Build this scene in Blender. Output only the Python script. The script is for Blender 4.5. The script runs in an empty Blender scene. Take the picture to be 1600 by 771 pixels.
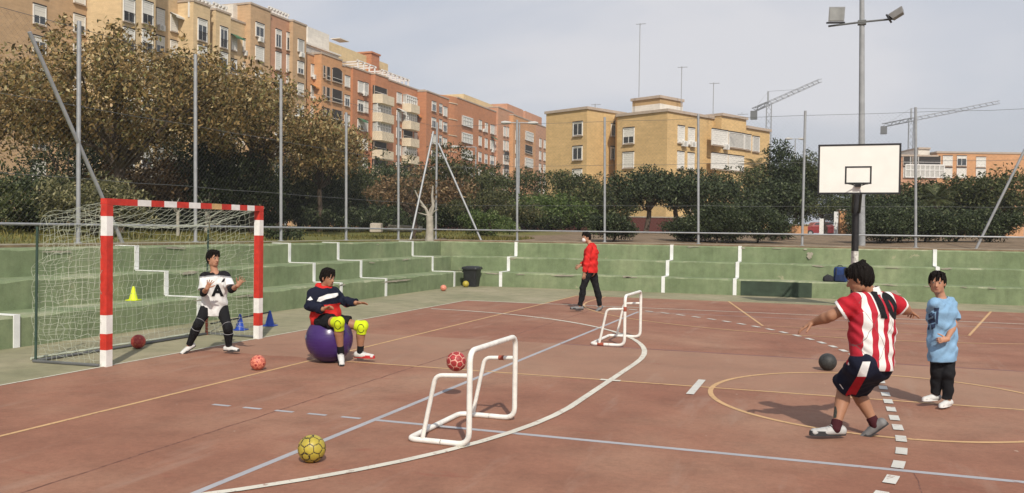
import bpy, bmesh, math, random
import numpy as np
from mathutils import Vector, Matrix
from mathutils.bvhtree import BVHTree
C = bpy.context.scene.collection
SC = bpy.context.scene
R_ = math.radians
# ------------------------------------------------------------------ camera, sky, sun, exposure
CAM = np.array([8.36108, -10.05642, 1.75037]); YAW, PITCH, ROLL, FPX = 0.34392, -0.01823, 0.01331, 1372.6966
Fv = np.array([-math.sin(YAW)*math.cos(PITCH), math.cos(YAW)*math.cos(PITCH), math.sin(PITCH)])
R0 = np.array([math.cos(YAW), math.sin(YAW), 0.0]); U0 = np.cross(R0, Fv)
Rv = R0*math.cos(ROLL)+U0*math.sin(ROLL); Uv = -R0*math.sin(ROLL)+U0*math.cos(ROLL)
cam = bpy.data.cameras.new('camera'); camo = bpy.data.objects.new('camera', cam); C.objects.link(camo)
cam.sensor_width = 36; cam.lens = FPX/1600*36; cam.clip_end = 3000; cam.clip_start = 0.05
M = Matrix(((Rv[0], Uv[0], -Fv[0], CAM[0]), (Rv[1], Uv[1], -Fv[1], CAM[1]), (Rv[2], Uv[2], -Fv[2], CAM[2]), (0, 0, 0, 1)))
camo.matrix_world = M; SC.camera = camo
SUN_ELEV = R_(42); SUN_DIR = Vector((0.49*math.cos(SUN_ELEV), -0.872*math.cos(SUN_ELEV), math.sin(SUN_ELEV))).normalized()
w = bpy.data.worlds.new('World'); SC.world = w; w.use_nodes = True
nt = w.node_tree; nt.nodes.clear()
out = nt.nodes.new('ShaderNodeOutputWorld'); bg = nt.nodes.new('ShaderNodeBackground'); bg.inputs['Strength'].default_value = 0.10
sky = nt.nodes.new('ShaderNodeTexSky'); sky.sky_type = 'NISHITA'; sky.sun_disc = False
sky.sun_elevation = SUN_ELEV; sky.sun_rotation = math.atan2(SUN_DIR.x, SUN_DIR.y); sky.dust_density = 3.0; sky.air_density = 1.2
tc = nt.nodes.new('ShaderNodeTexCoord'); mp = nt.nodes.new('ShaderNodeMapping'); mp.inputs['Scale'].default_value = (1.0, 1.0, 2.6)
nt.links.new(tc.outputs['Generated'], mp.inputs['Vector'])
nz = nt.nodes.new('ShaderNodeTexNoise'); nz.inputs['Scale'].default_value = 1.7; nz.inputs['Detail'].default_value = 5; nz.inputs['Roughness'].default_value = .48
nz.inputs['Distortion'].default_value = .35
nt.links.new(mp.outputs['Vector'], nz.inputs['Vector'])
cr = nt.nodes.new('ShaderNodeValToRGB'); cr.color_ramp.elements[0].position = .36; cr.color_ramp.elements[1].position = .66
cr.color_ramp.elements[0].color = (.62, .62, .62, 1); cr.color_ramp.elements[1].color = (1.0, .96, .96, 1)
nt.links.new(nz.outputs['Fac'], cr.inputs['Fac'])
cl = nt.nodes.new('ShaderNodeValToRGB'); cl.color_ramp.elements[0].position = .35; cl.color_ramp.elements[1].position = .68
cl.color_ramp.elements[0].color = (.40, .44, .54, 1); cl.color_ramp.elements[1].color = (.62, .62, .65, 1)
nt.links.new(nz.outputs['Fac'], cl.inputs['Fac'])
sc10 = nt.nodes.new('ShaderNodeMix'); sc10.data_type = 'RGBA'; sc10.blend_type = 'MULTIPLY'; sc10.clamp_result = False; sc10.inputs['Factor'].default_value = 1
sc10.inputs['B'].default_value = (10, 10, 10, 1); nt.links.new(cl.outputs['Color'], sc10.inputs['A'])
mx = nt.nodes.new('ShaderNodeMix'); mx.data_type = 'RGBA'; mx.clamp_result = False
nt.links.new(cr.outputs['Color'], mx.inputs['Factor']); nt.links.new(sky.outputs['Color'], mx.inputs['A']); nt.links.new(sc10.outputs['Result'], mx.inputs['B'])
nt.links.new(mx.outputs['Result'], bg.inputs['Color']); nt.links.new(bg.outputs['Background'], out.inputs['Surface'])
sl = bpy.data.lights.new('sun', 'SUN'); sl.energy = 3.4; sl.angle = R_(0.9); sl.color = (1, .925, .81)
so = bpy.data.objects.new('sun', sl); C.objects.link(so); so.rotation_euler = SUN_DIR.to_track_quat('Z', 'Y').to_euler(); so.location = (20, -30, 40)
SC.view_settings.view_transform = 'Standard'; SC.view_settings.look = 'None'; SC.view_settings.exposure = 0.22; SC.view_settings.gamma = 1
SC.view_settings.use_curve_mapping = False
SC.render.engine = 'CYCLES'; SC.cycles.max_bounces = 6; SC.cycles.transparent_max_bounces = 12

# ------------------------------------------------------------------ helpers
def ray(x, y): return Fv + Rv*(x-800)/FPX + Uv*(385.5-y)/FPX
def at(x, y, D): return Vector(CAM + ray(x, y)*D)                    # pixel of the photo at depth D metres
def gr(x, y, z=0.): d = ray(x, y); return Vector(CAM + d*(z-CAM[2])/d[2])
def pln(x, y, ax, v): d = ray(x, y); return Vector(CAM + d*(v-CAM[ax])/d[ax])
def s2l(c): return tuple(((v/255)/12.92 if v/255 <= .04045 else ((v/255+.055)/1.055)**2.4) for v in c)
RNG = np.random.default_rng(7); random.seed(11)

class MB:
    def __init__(s): s.v = []; s.f = []; s.m = []
    def face(s, pts, m=0):
        n = len(s.v); s.v += [tuple(p) for p in pts]; s.f.append(tuple(range(n, n+len(pts)))); s.m.append(m)
    def raw(s, vs, fs, m=0):
        n = len(s.v); s.v += [tuple(p) for p in vs]
        for f in fs: s.f.append(tuple(i+n for i in f)); s.m.append(m)
    def box(s, lo, hi, m=0, T=None):
        x0, y0, z0 = lo; x1, y1, z1 = hi
        vs = [(x0,y0,z0),(x1,y0,z0),(x1,y1,z0),(x0,y1,z0),(x0,y0,z1),(x1,y0,z1),(x1,y1,z1),(x0,y1,z1)]
        if T is not None: vs = [T @ Vector(v) for v in vs]
        s.raw(vs, [(0,3,2,1),(4,5,6,7),(0,1,5,4),(1,2,6,5),(2,3,7,6),(3,0,4,7)], m)
    def tube(s, pts, r, m=0, n=10, cap=True, closed=False):
        pts = [Vector(p) for p in pts]; k = len(pts); rs = r if isinstance(r, (list, tuple)) else [r]*k
        rings = []; prev = None
        for i, p in enumerate(pts):
            if closed: d = (pts[(i+1) % k]-pts[i-1]).normalized()
            else: d = (pts[min(i+1, k-1)]-pts[max(i-1, 0)]).normalized()
            if prev is None:
                a = Vector((0, 0, 1)) if abs(d.z) < .9 else Vector((1, 0, 0)); u = d.cross(a).normalized()
            else: u = (prev-d*prev.dot(d)).normalized()
            prev = u; v = d.cross(u)
            rings.append([p+(u*math.cos(2*math.pi*j/n)+v*math.sin(2*math.pi*j/n))*rs[i] for j in range(n)])
        vs = [q for rg in rings for q in rg]; fs = []
        for i in range(k if closed else k-1):
            a = i*n; b = ((i+1) % k)*n
            for j in range(n): fs.append((a+j, a+(j+1) % n, b+(j+1) % n, b+j))
        if cap and not closed: fs.append(tuple(range(n-1, -1, -1))); fs.append(tuple(range((k-1)*n, k*n)))
        s.raw(vs, fs, m)
    def lathe(s, prof, c=(0,0,0), n=24, m=0):
        c = Vector(c); vs = []; fs = []
        for r, z in prof:
            for j in range(n): a = 2*math.pi*j/n; vs.append(c+Vector((r*math.cos(a), r*math.sin(a), z)))
        for i in range(len(prof)-1):
            for j in range(n): fs.append((i*n+j, i*n+(j+1) % n, (i+1)*n+(j+1) % n, (i+1)*n+j))
        s.raw(vs, fs, m)
    def prism(s, poly, z0, z1, m=0):
        n = len(poly); vs = [(x, y, z0) for x, y in poly]+[(x, y, z1) for x, y in poly]
        fs = [tuple(range(n-1, -1, -1)), tuple(range(n, 2*n))]+[(i, (i+1) % n, n+(i+1) % n, n+i) for i in range(n)]
        s.raw(vs, fs, m)
def mesh_obj(name, vs, fs, mats, parent=None, mi=None, smooth=False):
    off = parent.matrix_world_loc if False else (np.array(PLOC.get(parent.name, (0, 0, 0))) if parent else np.zeros(3))
    vs = np.asarray(vs, dtype=np.float64).reshape(-1, 3)-off
    me = bpy.data.meshes.new(name); me.from_pydata(vs.tolist(), [], fs if isinstance(fs, list) else fs.tolist())
    for m in (mats if isinstance(mats, (list, tuple)) else [mats]): me.materials.append(m)
    if mi is not None: me.polygons.foreach_set('material_index', np.asarray(mi, dtype=np.int32))
    if smooth: me.polygons.foreach_set('use_smooth', np.ones(len(me.polygons), dtype=bool))
    me.update()
    o = bpy.data.objects.new(name, me); C.objects.link(o)
    if parent: o.parent = parent; PLOC[o.name] = tuple(off)
    return o
PLOC = {}
def part(name, mb, mats, parent=None, smooth=False):
    o = mesh_obj(name, mb.v, mb.f, mats, parent, mb.m, smooth)
    if smooth:
        try: o.data.set_sharp_from_angle(angle=R_(50))
        except Exception: pass
    return o
def tag(o, label=None, cat=None, group=None, kind=None):
    if label: o['label'] = label
    if cat: o['category'] = cat
    if group: o['group'] = group
    if kind: o['kind'] = kind
    return o
def thing(name, label, cat, loc, group=None):
    o = bpy.data.objects.new(name, None); C.objects.link(o); o.location = loc; o.empty_display_size = .2
    PLOC[o.name] = tuple(loc); return tag(o, label, cat, group)
def copy_tree(o, parent=None):
    c = o.copy(); C.objects.link(c); c.parent = parent
    for ch in [x for x in o.children]: copy_tree(ch, c)
    return c

# ------------------------------------------------------------------ materials
def nodes(name):
    m = bpy.data.materials.new(name); m.use_nodes = True; n = m.node_tree; b = n.nodes['Principled BSDF']; return m, n, b
def mat(name, col, rough=.7, var=.15, scale=6., bump=0., bscale=60., metal=0., spec=.4, col2=None, detail=4, emit=None, coord='Object'):
    m, n, b = nodes(name); b.inputs['Roughness'].default_value = rough; b.inputs['Metallic'].default_value = metal
    b.inputs['Specular IOR Level'].default_value = spec
    t = n.nodes.new('ShaderNodeTexCoord'); z = n.nodes.new('ShaderNodeTexNoise'); z.inputs['Scale'].default_value = scale; z.inputs['Detail'].default_value = detail
    n.links.new(t.outputs[coord], z.inputs['Vector'])
    r = n.nodes.new('ShaderNodeValToRGB'); r.color_ramp.elements[0].position = .3; r.color_ramp.elements[1].position = .7
    a = [max(0, c*(1-var)) for c in col]; d = [min(1, c*(1+var)) for c in col] if col2 is None else col2
    r.color_ramp.elements[0].color = (*a, 1); r.color_ramp.elements[1].color = (*d, 1)
    n.links.new(z.outputs['Fac'], r.inputs['Fac']); n.links.new(r.outputs['Color'], b.inputs['Base Color'])
    if bump:
        z2 = n.nodes.new('ShaderNodeTexNoise'); z2.inputs['Scale'].default_value = bscale; z2.inputs['Detail'].default_value = 3
        n.links.new(t.outputs[coord], z2.inputs['Vector'])
        bp = n.nodes.new('ShaderNodeBump'); bp.inputs['Strength'].default_value = bump; bp.inputs['Distance'].default_value = .01
        n.links.new(z2.outputs['Fac'], bp.inputs['Height']); n.links.new(bp.outputs['Normal'], b.inputs['Normal'])
    return m
class NG:   # small node-graph helper
    def __init__(s, name): s.m, s.n, s.b = nodes(name); s.tc = s.n.nodes.new('ShaderNodeTexCoord')
    def noise(s, scale, detail=4, rough=.5, vec=None, dist=0., sc=None):
        z = s.n.nodes.new('ShaderNodeTexNoise'); z.inputs['Scale'].default_value = scale; z.inputs['Detail'].default_value = detail
        z.inputs['Roughness'].default_value = rough; z.inputs['Distortion'].default_value = dist
        v = vec or s.tc.outputs['Object']
        if sc:
            mpp = s.n.nodes.new('ShaderNodeMapping'); mpp.inputs['Scale'].default_value = sc; s.n.links.new(v, mpp.inputs['Vector']); v = mpp.outputs['Vector']
        s.n.links.new(v, z.inputs['Vector']); return z.outputs['Fac']
    def ramp(s, fac, stops):
        r = s.n.nodes.new('ShaderNodeValToRGB'); e = r.color_ramp.elements
        while len(e) < len(stops): e.new(.5)
        for i, (p, c) in enumerate(stops):
            e[i].position = p; e[i].color = (*c, 1) if isinstance(c, (tuple, list)) else (c, c, c, 1)
        s.n.links.new(fac, r.inputs['Fac']); return r.outputs['Color']
    def mix(s, fac, a, b, mode='MIX'):
        x = s.n.nodes.new('ShaderNodeMix'); x.data_type = 'RGBA'; x.blend_type = mode
        for nm, v in (('Factor', fac), ('A', a), ('B', b)):
            if isinstance(v, (int, float)): x.inputs[nm].default_value = v if nm == 'Factor' else (v, v, v, 1)
            elif isinstance(v, tuple): x.inputs[nm].default_value = (*v, 1)
            else: s.n.links.new(v, x.inputs[nm])
        return x.outputs['Result']
    def math(s, op, a, b=0., c=None):
        x = s.n.nodes.new('ShaderNodeMath'); x.operation = op
        for i, v in enumerate((a, b, c)):
            if v is None: continue
            if isinstance(v, (int, float)): x.inputs[i].default_value = v
            else: s.n.links.new(v, x.inputs[i])
        return x.outputs[0]
    def sep(s, v):
        x = s.n.nodes.new('ShaderNodeSeparateXYZ'); s.n.links.new(v, x.inputs[0]); return x.outputs
    def done(s, col, rough=.8, bump=None, bs=.3, bd=.01, spec=.3):
        s.n.links.new(col, s.b.inputs['Base Color']); s.b.inputs['Specular IOR Level'].default_value = spec
        if isinstance(rough, (int, float)): s.b.inputs['Roughness'].default_value = rough
        else: s.n.links.new(rough, s.b.inputs['Roughness'])
        if bump is not None:
            bp = s.n.nodes.new('ShaderNodeBump'); bp.inputs['Strength'].default_value = bs; bp.inputs['Distance'].default_value = bd
            s.n.links.new(bump, bp.inputs['Height']); s.n.links.new(bp.outputs['Normal'], s.b.inputs['Normal'])
        return s.m
def red_court():
    g = NG('court_red'); a = g.noise(.35, 6, .6); b = g.noise(1.6, 5, .65); c = g.noise(18, 5, .7); d = g.noise(160, 2, .6)
    col = g.ramp(a, [(.28, (.225, .094, .060)), (.5, (.268, .128, .082)), (.72, (.32, .182, .12))])
    st = g.ramp(b, [(.30, .82), (.5, 1.0), (.72, 1.14)]); col = g.mix(1, col, st, 'MULTIPLY')
    fi = g.ramp(c, [(.3, .88), (.5, 1.0), (.75, 1.12)]); col = g.mix(1, col, fi, 'MULTIPLY')
    fd = g.ramp(d, [(.25, .84), (.5, 1.), (.78, 1.16)]); col = g.mix(1, col, fd, 'MULTIPLY')
    sm = g.noise(.9, 4, .6, sc=(3.2, .55, 1)); col = g.mix(g.ramp(sm, [(.58, 0.), (.74, .55)]), col, (.33, .215, .16))
    ox = g.sep(g.tc.outputs['Object']); wob = g.math('ADD', ox[1], g.math('MULTIPLY', a, 1.1))
    bandm = g.math('MULTIPLY', g.math('GREATER_THAN', wob, .58), g.math('LESS_THAN', wob, 3.5)); col = g.mix(g.math('MULTIPLY', bandm, .38), col, (.35, .235, .16))
    sr = g.noise(2.3, 5, .7, sc=(.5, 1.8, 1), dist=.6); col = g.mix(g.ramp(sr, [(.62, 0.), (.72, .5)]), col, (.255, .075, .05))
    sp = g.noise(9, 2, .5); col = g.mix(g.ramp(sp, [(.765, 0.), (.785, .8)]), col, (.45, .36, .28))
    sp2 = g.noise(6.5, 3, .55, sc=(1, 1, 1.01)); col = g.mix(g.ramp(sp2, [(.22, .6), (.27, 0.)]), col, (.10, .06, .05))
    return g.done(col, .82, d, .25, .004)
def green_floor():
    g = NG('court_green'); a = g.noise(.5, 6, .62); b = g.noise(3.2, 5, .65); d = g.noise(120, 2, .6)
    col = g.ramp(a, [(.35, (.215, .21, .125)), (.55, (.285, .26, .165)), (.7, (.345, .30, .205))])
    col = g.mix(1, col, g.ramp(b, [(.3, .82), (.5, 1.), (.72, 1.14)]), 'MULTIPLY'); col = g.mix(1, col, g.ramp(d, [(.25, .86), (.78, 1.14)]), 'MULTIPLY')
    return g.done(col, .85, d, .25, .004)
def terrace_green(tread=False):
    g = NG('terrace_green' if not tread else 'terrace_tread'); a = g.noise(.8, 6, .62); b = g.noise(5, 6, .7); d = g.noise(60, 3, .6); st = g.noise(2.2, 4, .6, sc=(3, 3, .35))
    col = g.ramp(a, [(.33, (.155, .20, .105)), (.5, (.187, .235, .128)), (.68, (.24, .28, .16))])
    col = g.mix(1, col, g.ramp(b, [(.3, .84), (.5, 1.), (.7, 1.15)]), 'MULTIPLY'); col = g.mix(1, col, g.ramp(st, [(.3, .88), (.55, 1.), (.75, 1.08)]), 'MULTIPLY')
    col = g.mix(1, col, g.ramp(d, [(.25, .88), (.78, 1.12)]), 'MULTIPLY')
    ch = g.noise(1.1, 7, .72, dist=.8)
    col = g.mix(g.ramp(ch, [(.645, 0.), (.67, .85)] if not tread else [(.5, 0.), (.64, .8)]), col, (.36, .36, .25) if tread else (.33, .32, .21))
    return g.done(col, .85, b, .35, .01)
MT = {}
MT['red'] = red_court(); MT['gfloor'] = green_floor(); MT['tgreen'] = terrace_green(); MT['ttread'] = terrace_green(True)
def worn_paint(name, col, wear=.66, under=(.25, .12, .085)):
    g = NG(name); a = g.noise(14, 5, .7); b = g.noise(2.0, 3, .6); c = g.ramp(b, [(.3, tuple(v*.82 for v in col)), (.7, col)])
    c = g.mix(g.ramp(a, [(wear-.03, 0.), (wear+.05, .7)]), c, under); return g.done(c, .75)
MT['wline'] = worn_paint('line_white', (.66, .63, .54), .60); MT['yline'] = worn_paint('line_yellow', (.60, .38, .19), .60)
MT['bline'] = worn_paint('line_blue', (.40, .40, .42), .64); MT['pline'] = worn_paint('line_purple', (.23, .12, .115), .6)
MT['dashw'] = worn_paint('dash_white', (.62, .61, .56), .62); MT['joint'] = worn_paint('joint_dark', (.14, .06, .045), .50, (.25, .12, .085))
MT['stripe'] = mat('stripe_white', (.74, .75, .73), .6, .1, 5, .1, 40)
MT['dkgreen'] = mat('patch_dark_green', (.036, .056, .036), .8, .25, 4, .2, 40); MT['conc'] = mat('bare_concrete', (.33, .30, .24), .9, .2, 5, .3, 50)
MT['galv'] = mat('galvanised_steel', (.34, .35, .36), .5, .12, 8, metal=.35); MT['wire'] = mat('wire', (.13, .135, .135), .6, .1, 4, metal=.2)
MT['redp'] = mat('goal_red', (.52, .035, .022), .45, .18, 12, .1, 60); MT['whitep'] = mat('goal_white', (.76, .75, .72), .45, .08, 12, .1, 60)
MT['beigep'] = mat('goal_wood_patch', (.55, .36, .16), .7, .2, 12); MT['net'] = mat('net_cord', (.42, .45, .36), .9, .1, 3)
MT['blackm'] = mat('black_metal', (.018, .018, .02), .5, .3, 10); MT['boardw'] = mat('board_white', (.80, .80, .75), .5, .04, 3)
MT['rust'] = mat('rusty_joint', (.30, .07, .04), .8, .3, 20); MT['dgreenm'] = mat('dark_green_metal', (.03, .06, .045), .6, .2, 10)
MT['bark'] = mat('bark', (.085, .062, .045), .95, .35, 9, .6, 30); MT['palebark'] = mat('pale_bark', (.34, .31, .26), .9, .25, 7, .5, 25)
MT['white'] = mat('white_plain', (.78, .78, .76), .5, .05, 3)

# ------------------------------------------------------------------ ground and floor
def h_park(x, y):
    d = max(-4.2-x, y-16.9, 0)
    return 1.40 + .33*min(1, max(0, d-.6)/14.) + (.05*math.sin(x*.5+1)*math.sin(y*.37) if d > 3 and d < 60 else 0)
def g_park():
    g = NG('park_ground'); a = g.noise(.25, 5, .6); b = g.noise(2, 6, .7); sx = g.sep(g.tc.outputs['Object'])
    dirt = g.ramp(b, [(.3, (.12, .085, .05)), (.55, (.21, .15, .095)), (.72, (.31, .23, .15))])
    grass = g.ramp(b, [(.3, (.075, .085, .02)), (.55, (.14, .14, .035)), (.7, (.23, .20, .06))])
    band = g.ramp(g.math('ADD', g.math('MULTIPLY', sx[0], -.045), g.math('MULTIPLY', a, .5)), [(.40, 0.), (.50, 1.)])
    return g.done(g.mix(band, dirt, grass), .95, b, .6, .05)
MT['park'] = g_park()
xs = [-900, -400, -200, -120, -80]+list(range(-60, -5, 2))+[-4.3, -4.1]+list(range(-2, 40, 2))+[45, 60, 80, 120, 200, 400, 900]
ys = [-900, -400, -200, -100, -60, -40, -20]+list(range(-18, 16, 2))+[16.8, 17.0]+list(range(18, 70, 2))+[80, 100, 140, 200, 300, 500, 900]
vs = []; fs = []
for j, y in enumerate(ys):
    for i, x in enumerate(xs):
        vs.append((x, y, h_park(x, y) if (x < -4.2 or y > 16.9) else -.05))
for j in range(len(ys)-1):
    for i in range(len(xs)-1): a = j*len(xs)+i; fs.append((a, a+1, a+1+len(xs), a+len(xs)))
tag(mesh_obj('park_ground', vs, fs, MT['park']), kind='structure')
mb = MB(); mb.face([(-2.6, -60, 0), (60, -60, 0), (60, 15.9, 0), (-2.6, 15.9, 0)]); tag(part('concrete_floor', mb, MT['gfloor']), kind='structure')
mb = MB(); mb.face([(0, -10, .004), (2, -10, .004), (2, -13, .004), (16, -13, .004), (16, -10, .004), (40, -10, .004), (40, 10, .004), (16, 10, .004), (16, 13, .004), (2, 13, .004), (2, 10, .004), (0, 10, .004)])
tag(part('court_surface', mb, MT['red']), kind='structure')
def strip(mb, pts, wd, z, closed=False):
    z = .004+(z-.004)*.36
    pts = [Vector((p[0], p[1], 0)) for p in pts]; n = len(pts); L = []; Rr = []
    for i, p in enumerate(pts):
        if closed: d = (pts[(i+1) % n]-pts[i-1]).normalized()
        else: d = (pts[min(i+1, n-1)]-pts[max(i-1, 0)]).normalized()
        q = Vector((-d.y, d.x, 0))*wd/2; L.append((p.x+q.x, p.y+q.y, z)); Rr.append((p.x-q.x, p.y-q.y, z))
    for i in range(n if closed else n-1): k = (i+1) % n; mb.face([Rr[i], Rr[k], L[k], L[i]])
def arc(cx, cy, r, a0, a1, n=40): return [(cx+r*math.cos(R_(a0+(a1-a0)*i/n)), cy+r*math.sin(R_(a0+(a1-a0)*i/n))) for i in range(n+1)]
mb = MB(); strip(mb, [(4.5, -9), (4.5, 9), (13.5, 9), (13.5, -9)], .068, .008, True); strip(mb, [(4.5, -2.95), (13.5, -2.95)], .068, .009)
for i in range(5): strip(mb, [(2.72+i*.36, -2.95), (2.92+i*.36, -2.95)], .055, .009)
tag(part('blue_court_lines', mb, MT['bline']), kind='structure')
mb = MB(); strip(mb, [(4.5, 3.0), (13.5, 2.9)], .05, .009); tag(part('faded_court_line', mb, MT['pline']), kind='structure')
mb = MB(); strip(mb, [(2, -13), (2, 13), (16, 13), (16, -13)], .055, .012, True); strip(mb, [(2, .03), (16, .03)], .05, .013)
strip(mb, arc(9, 0, 1.83, 0, 360, 72)[:-1], .055, .014, True)
for s in (1, -1):
    strip(mb, [(9-6.2, s*13), (9-6.2, s*11.4)]+[(x, s*y) for x, y in [(9+6.2*math.cos(R_(a)), 11.4-5.6*math.sin(R_(a))) for a in range(180, -1, -5)]]+[(15.2, s*13)], .05, .016)
    strip(mb, [(6.02, s*13), (7.25, s*7.2), (10.75, s*7.2), (12, s*13)], .05, .017)
tag(part('yellow_court_lines', mb, MT['yline']), kind='structure')
mb = MB(); strip(mb, [(0, -10), (0, 10), (40, 10), (40, -10)], .07, .020, True)
strip(mb, [(6*math.cos(R_(a)), -1.5+6*math.sin(R_(a))) for a in range(-90, 1, 4)]+[(6*math.cos(R_(a)), 1.5+6*math.sin(R_(a))) for a in range(0, 91, 4)], .075, .022)
strip(mb, [(5.88, .02), (6.12, .02)], .09, .024)
tag(part('white_court_lines', mb, MT['wline']), kind='structure')
mb = MB(); strip(mb, [(7, -.5), (7, .5)], .085, .024)
c9 = [(9*math.cos(R_(a)), -1.5+9*math.sin(R_(a))) for a in np.arange(-60, 0, .25)]+[(9, y) for y in np.arange(-1.5, 1.5, .04)]+[(9*math.cos(R_(a)), 1.5+9*math.sin(R_(a))) for a in np.arange(0, 70, .25)]
acc = 0.; seg = []; on = True; last = c9[0]
for q in c9:
    acc += math.hypot(q[0]-last[0], q[1]-last[1]); last = q
    if on: seg.append(q)
    if acc > (.22 if on else .20):
        if on and len(seg) > 1: strip(mb, seg, .088, .0245)
        on = not on; acc = 0.; seg = [q] if on else []
tag(part('white_dashed_lines', mb, MT['dashw']), kind='structure')
mb = MB()
def crack(pts, wd):
    o = []
    for (a, b) in zip(pts[:-1], pts[1:]):
        n = max(2, int(math.hypot(b[0]-a[0], b[1]-a[1])/.15))
        for i in range(n): t = i/n; o.append((a[0]+(b[0]-a[0])*t+random.gauss(0, .006), a[1]+(b[1]-a[1])*t+random.gauss(0, .006)))
    strip(mb, o, wd, .0065)
crack([(3.46, -9.9), (3.47, 9.9)], .018); crack([(9.0, -2.9), (9.02, -9)], .008); crack([(15, -12.9), (15, 12.9)], .02); crack([(3.5, 3.6), (15, 3.4)], .006)
crack([(.4, .9), (1.2, 1.4), (1.9, 1.3)], .007); crack([(6.2, -4.8), (7.0, -5.3), (7.9, -5.2)], .005)
tag(part('floor_joints', mb, MT['joint']), kind='structure')

# ------------------------------------------------------------------ terraces
def quadgrid(mb, a, b, c, d, nu, nv, m, jit=0.):
    a, b, c, d = map(Vector, (a, b, c, d)); n0 = len(mb.v)
    for j in range(nv+1):
        for i in range(nu+1):
            u = i/nu; v = j/nv; p = a.lerp(b, u).lerp(d.lerp(c, u), v)
            mb.v.append(tuple(p))
    for j in range(nv):
        for i in range(nu):
            k = n0+j*(nu+1)+i; mb.f.append((k, k+1, k+nu+2, k+nu+1)); mb.m.append(m)
def rough_edge(v, seed): return .012*math.sin(v*3.1+seed)+.008*math.sin(v*11.3+seed*2)+.006*math.sin(v*29+seed)
XL = [-2.4, -3.14, -3.83, -4.35]; YB = [15.5, 16.2, 16.9, 17.4]; ZT = [0, .45, .90, 1.36]
tl = thing('seating_terrace', 'three stepped green concrete seating terrace running behind the handball goal on the left', 'terrace', (-3.4, 0, 0))
mb = MB()
for k in range(3):
    n = 160; y0, y1 = -40, YB[k]
    for i in range(n):
        ya = y0+(y1-y0)*i/n; yb = y0+(y1-y0)*(i+1)/n; e0 = rough_edge(ya, k); e1 = rough_edge(yb, k); x = XL[k]; zt = ZT[k+1]; b = .03
        mb.raw([(x+e0*.3, ya, ZT[k]-.02), (x+e1*.3, yb, ZT[k]-.02), (x+e1*.3, yb, zt-b+e1), (x+e0*.3, ya, zt-b+e0), (x-b+e0, ya, zt), (x-b+e1, yb, zt), (XL[k+1]-.03, yb, zt), (XL[k+1]-.03, ya, zt)],
               [(0, 1, 2, 3)], 0); m0 = len(mb.v)-8
        mb.f.append((m0+3, m0+2, m0+5, m0+4)); mb.m.append(1); mb.f.append((m0+4, m0+5, m0+6, m0+7)); mb.m.append(1)
mb.box((-4.50, -40, 1.2), (-4.30, 17.38, 1.415), 2)
part('steps', mb, [MT['tgreen'], MT['ttread'], MT['conc']], tl)
tb = thing('seating_terrace', 'three stepped green concrete terrace across the back with one dark green panel', 'terrace', (6, 16.4, 0))
mb = MB()
for k in range(3):
    n = 200; x0, x1 = XL[k], 45
    for i in range(n):
        xa = x0+(x1-x0)*i/n; xb = x0+(x1-x0)*(i+1)/n; e0 = rough_edge(xa, k+5); e1 = rough_edge(xb, k+5); y = YB[k]; zt = ZT[k+1]; b = .03
        mb.raw([(xa, y-e0*.3, ZT[k]-.02), (xb, y-e1*.3, ZT[k]-.02), (xb, y-e1*.3, zt-b+e1), (xa, y-e0*.3, zt-b+e0), (xa, y+b-e0, zt), (xb, y+b-e1, zt), (xb, YB[k+1]+.03, zt), (xa, YB[k+1]+.03, zt)],
               [(0, 1, 2, 3)], 0); m0 = len(mb.v)-8
        mb.f.append((m0+3, m0+2, m0+5, m0+4)); mb.m.append(1); mb.f.append((m0+4, m0+5, m0+6, m0+7)); mb.m.append(1)
mb.box((-4.28, 17.38, 1.2), (45, 17.60, 1.415), 2)
part('steps', mb, [MT['tgreen'], MT['ttread'], MT['conc']], tb)
# the painted panel and peeled patches on the first riser, the strips of white paint going up the steps
mb = MB(); n = 24
mb.face([(6.1, 15.482, .01), (8.0, 15.482, .01), (8.0, 15.482, .415), (6.1, 15.482, .415)]); part('dark_panel', mb, MT['dkgreen'], tb)
def blotch(parent, c, ux, uz, w, h, nrm, seed, name='bare_patch'):
    rn = random.Random(seed); k = 26; pts = []
    for i in range(k):
        a = 2*math.pi*i/k; r = .75+.25*math.sin(a*2+seed)+rn.uniform(-.22, .18)
        pts.append(Vector(c)+Vector(ux)*math.cos(a)*w/2*r+Vector(uz)*math.sin(a)*h/2*r+Vector(nrm)*.016)
    b = MB(); b.face(pts); return part(name, b, MT['conc'], parent)
blotch(tb, (9.55, 15.48, .30), (1, 0, 0), (0, 0, 1), .62, .20, (0, -1, 0), 3); blotch(tb, (10.1, 15.48, .22), (1, 0, 0), (0, 0, 1), .40, .13, (0, -1, 0), 4)
blotch(tb, (7.9, 16.88, 1.14), (1, 0, 0), (0, 0, 1), .28, .20, (0, -1, 0), 5)
blotch(tl, (-2.39, 10.9, .37), (0, 1, 0), (0, 0, 1), 1.7, .09, (1, 0, 0), 8); blotch(tl, (-2.39, 3.3, .40), (0, 1, 0), (0, 0, 1), .9, .05, (1, 0, 0), 9)
blotch(tb, (.9, 15.48, .41), (1, 0, 0), (0, 0, 1), 1.3, .05, (0, -1, 0), 11)
rw = random.Random(4)
for i in range(9):
    y = rw.uniform(1, 15); k = rw.choice((0, 1, 2)); blotch(tl, (XL[k]+.004, y, ZT[k+1]-rw.uniform(.03, .07)), (0, 1, 0), (0, 0, 1), rw.uniform(.15, .8), rw.uniform(.03, .06), (1, 0, 0), i+20)
for i in range(16):
    x = rw.uniform(-2, 13); k = rw.choice((0, 1, 1, 2, 2)); blotch(tb, (x, YB[k]-.004, ZT[k+1]-rw.uniform(.02, .05)), (1, 0, 0), (0, 0, 1), rw.uniform(.15, .7), rw.uniform(.03, .06), (0, -1, 0), i+40)
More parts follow.
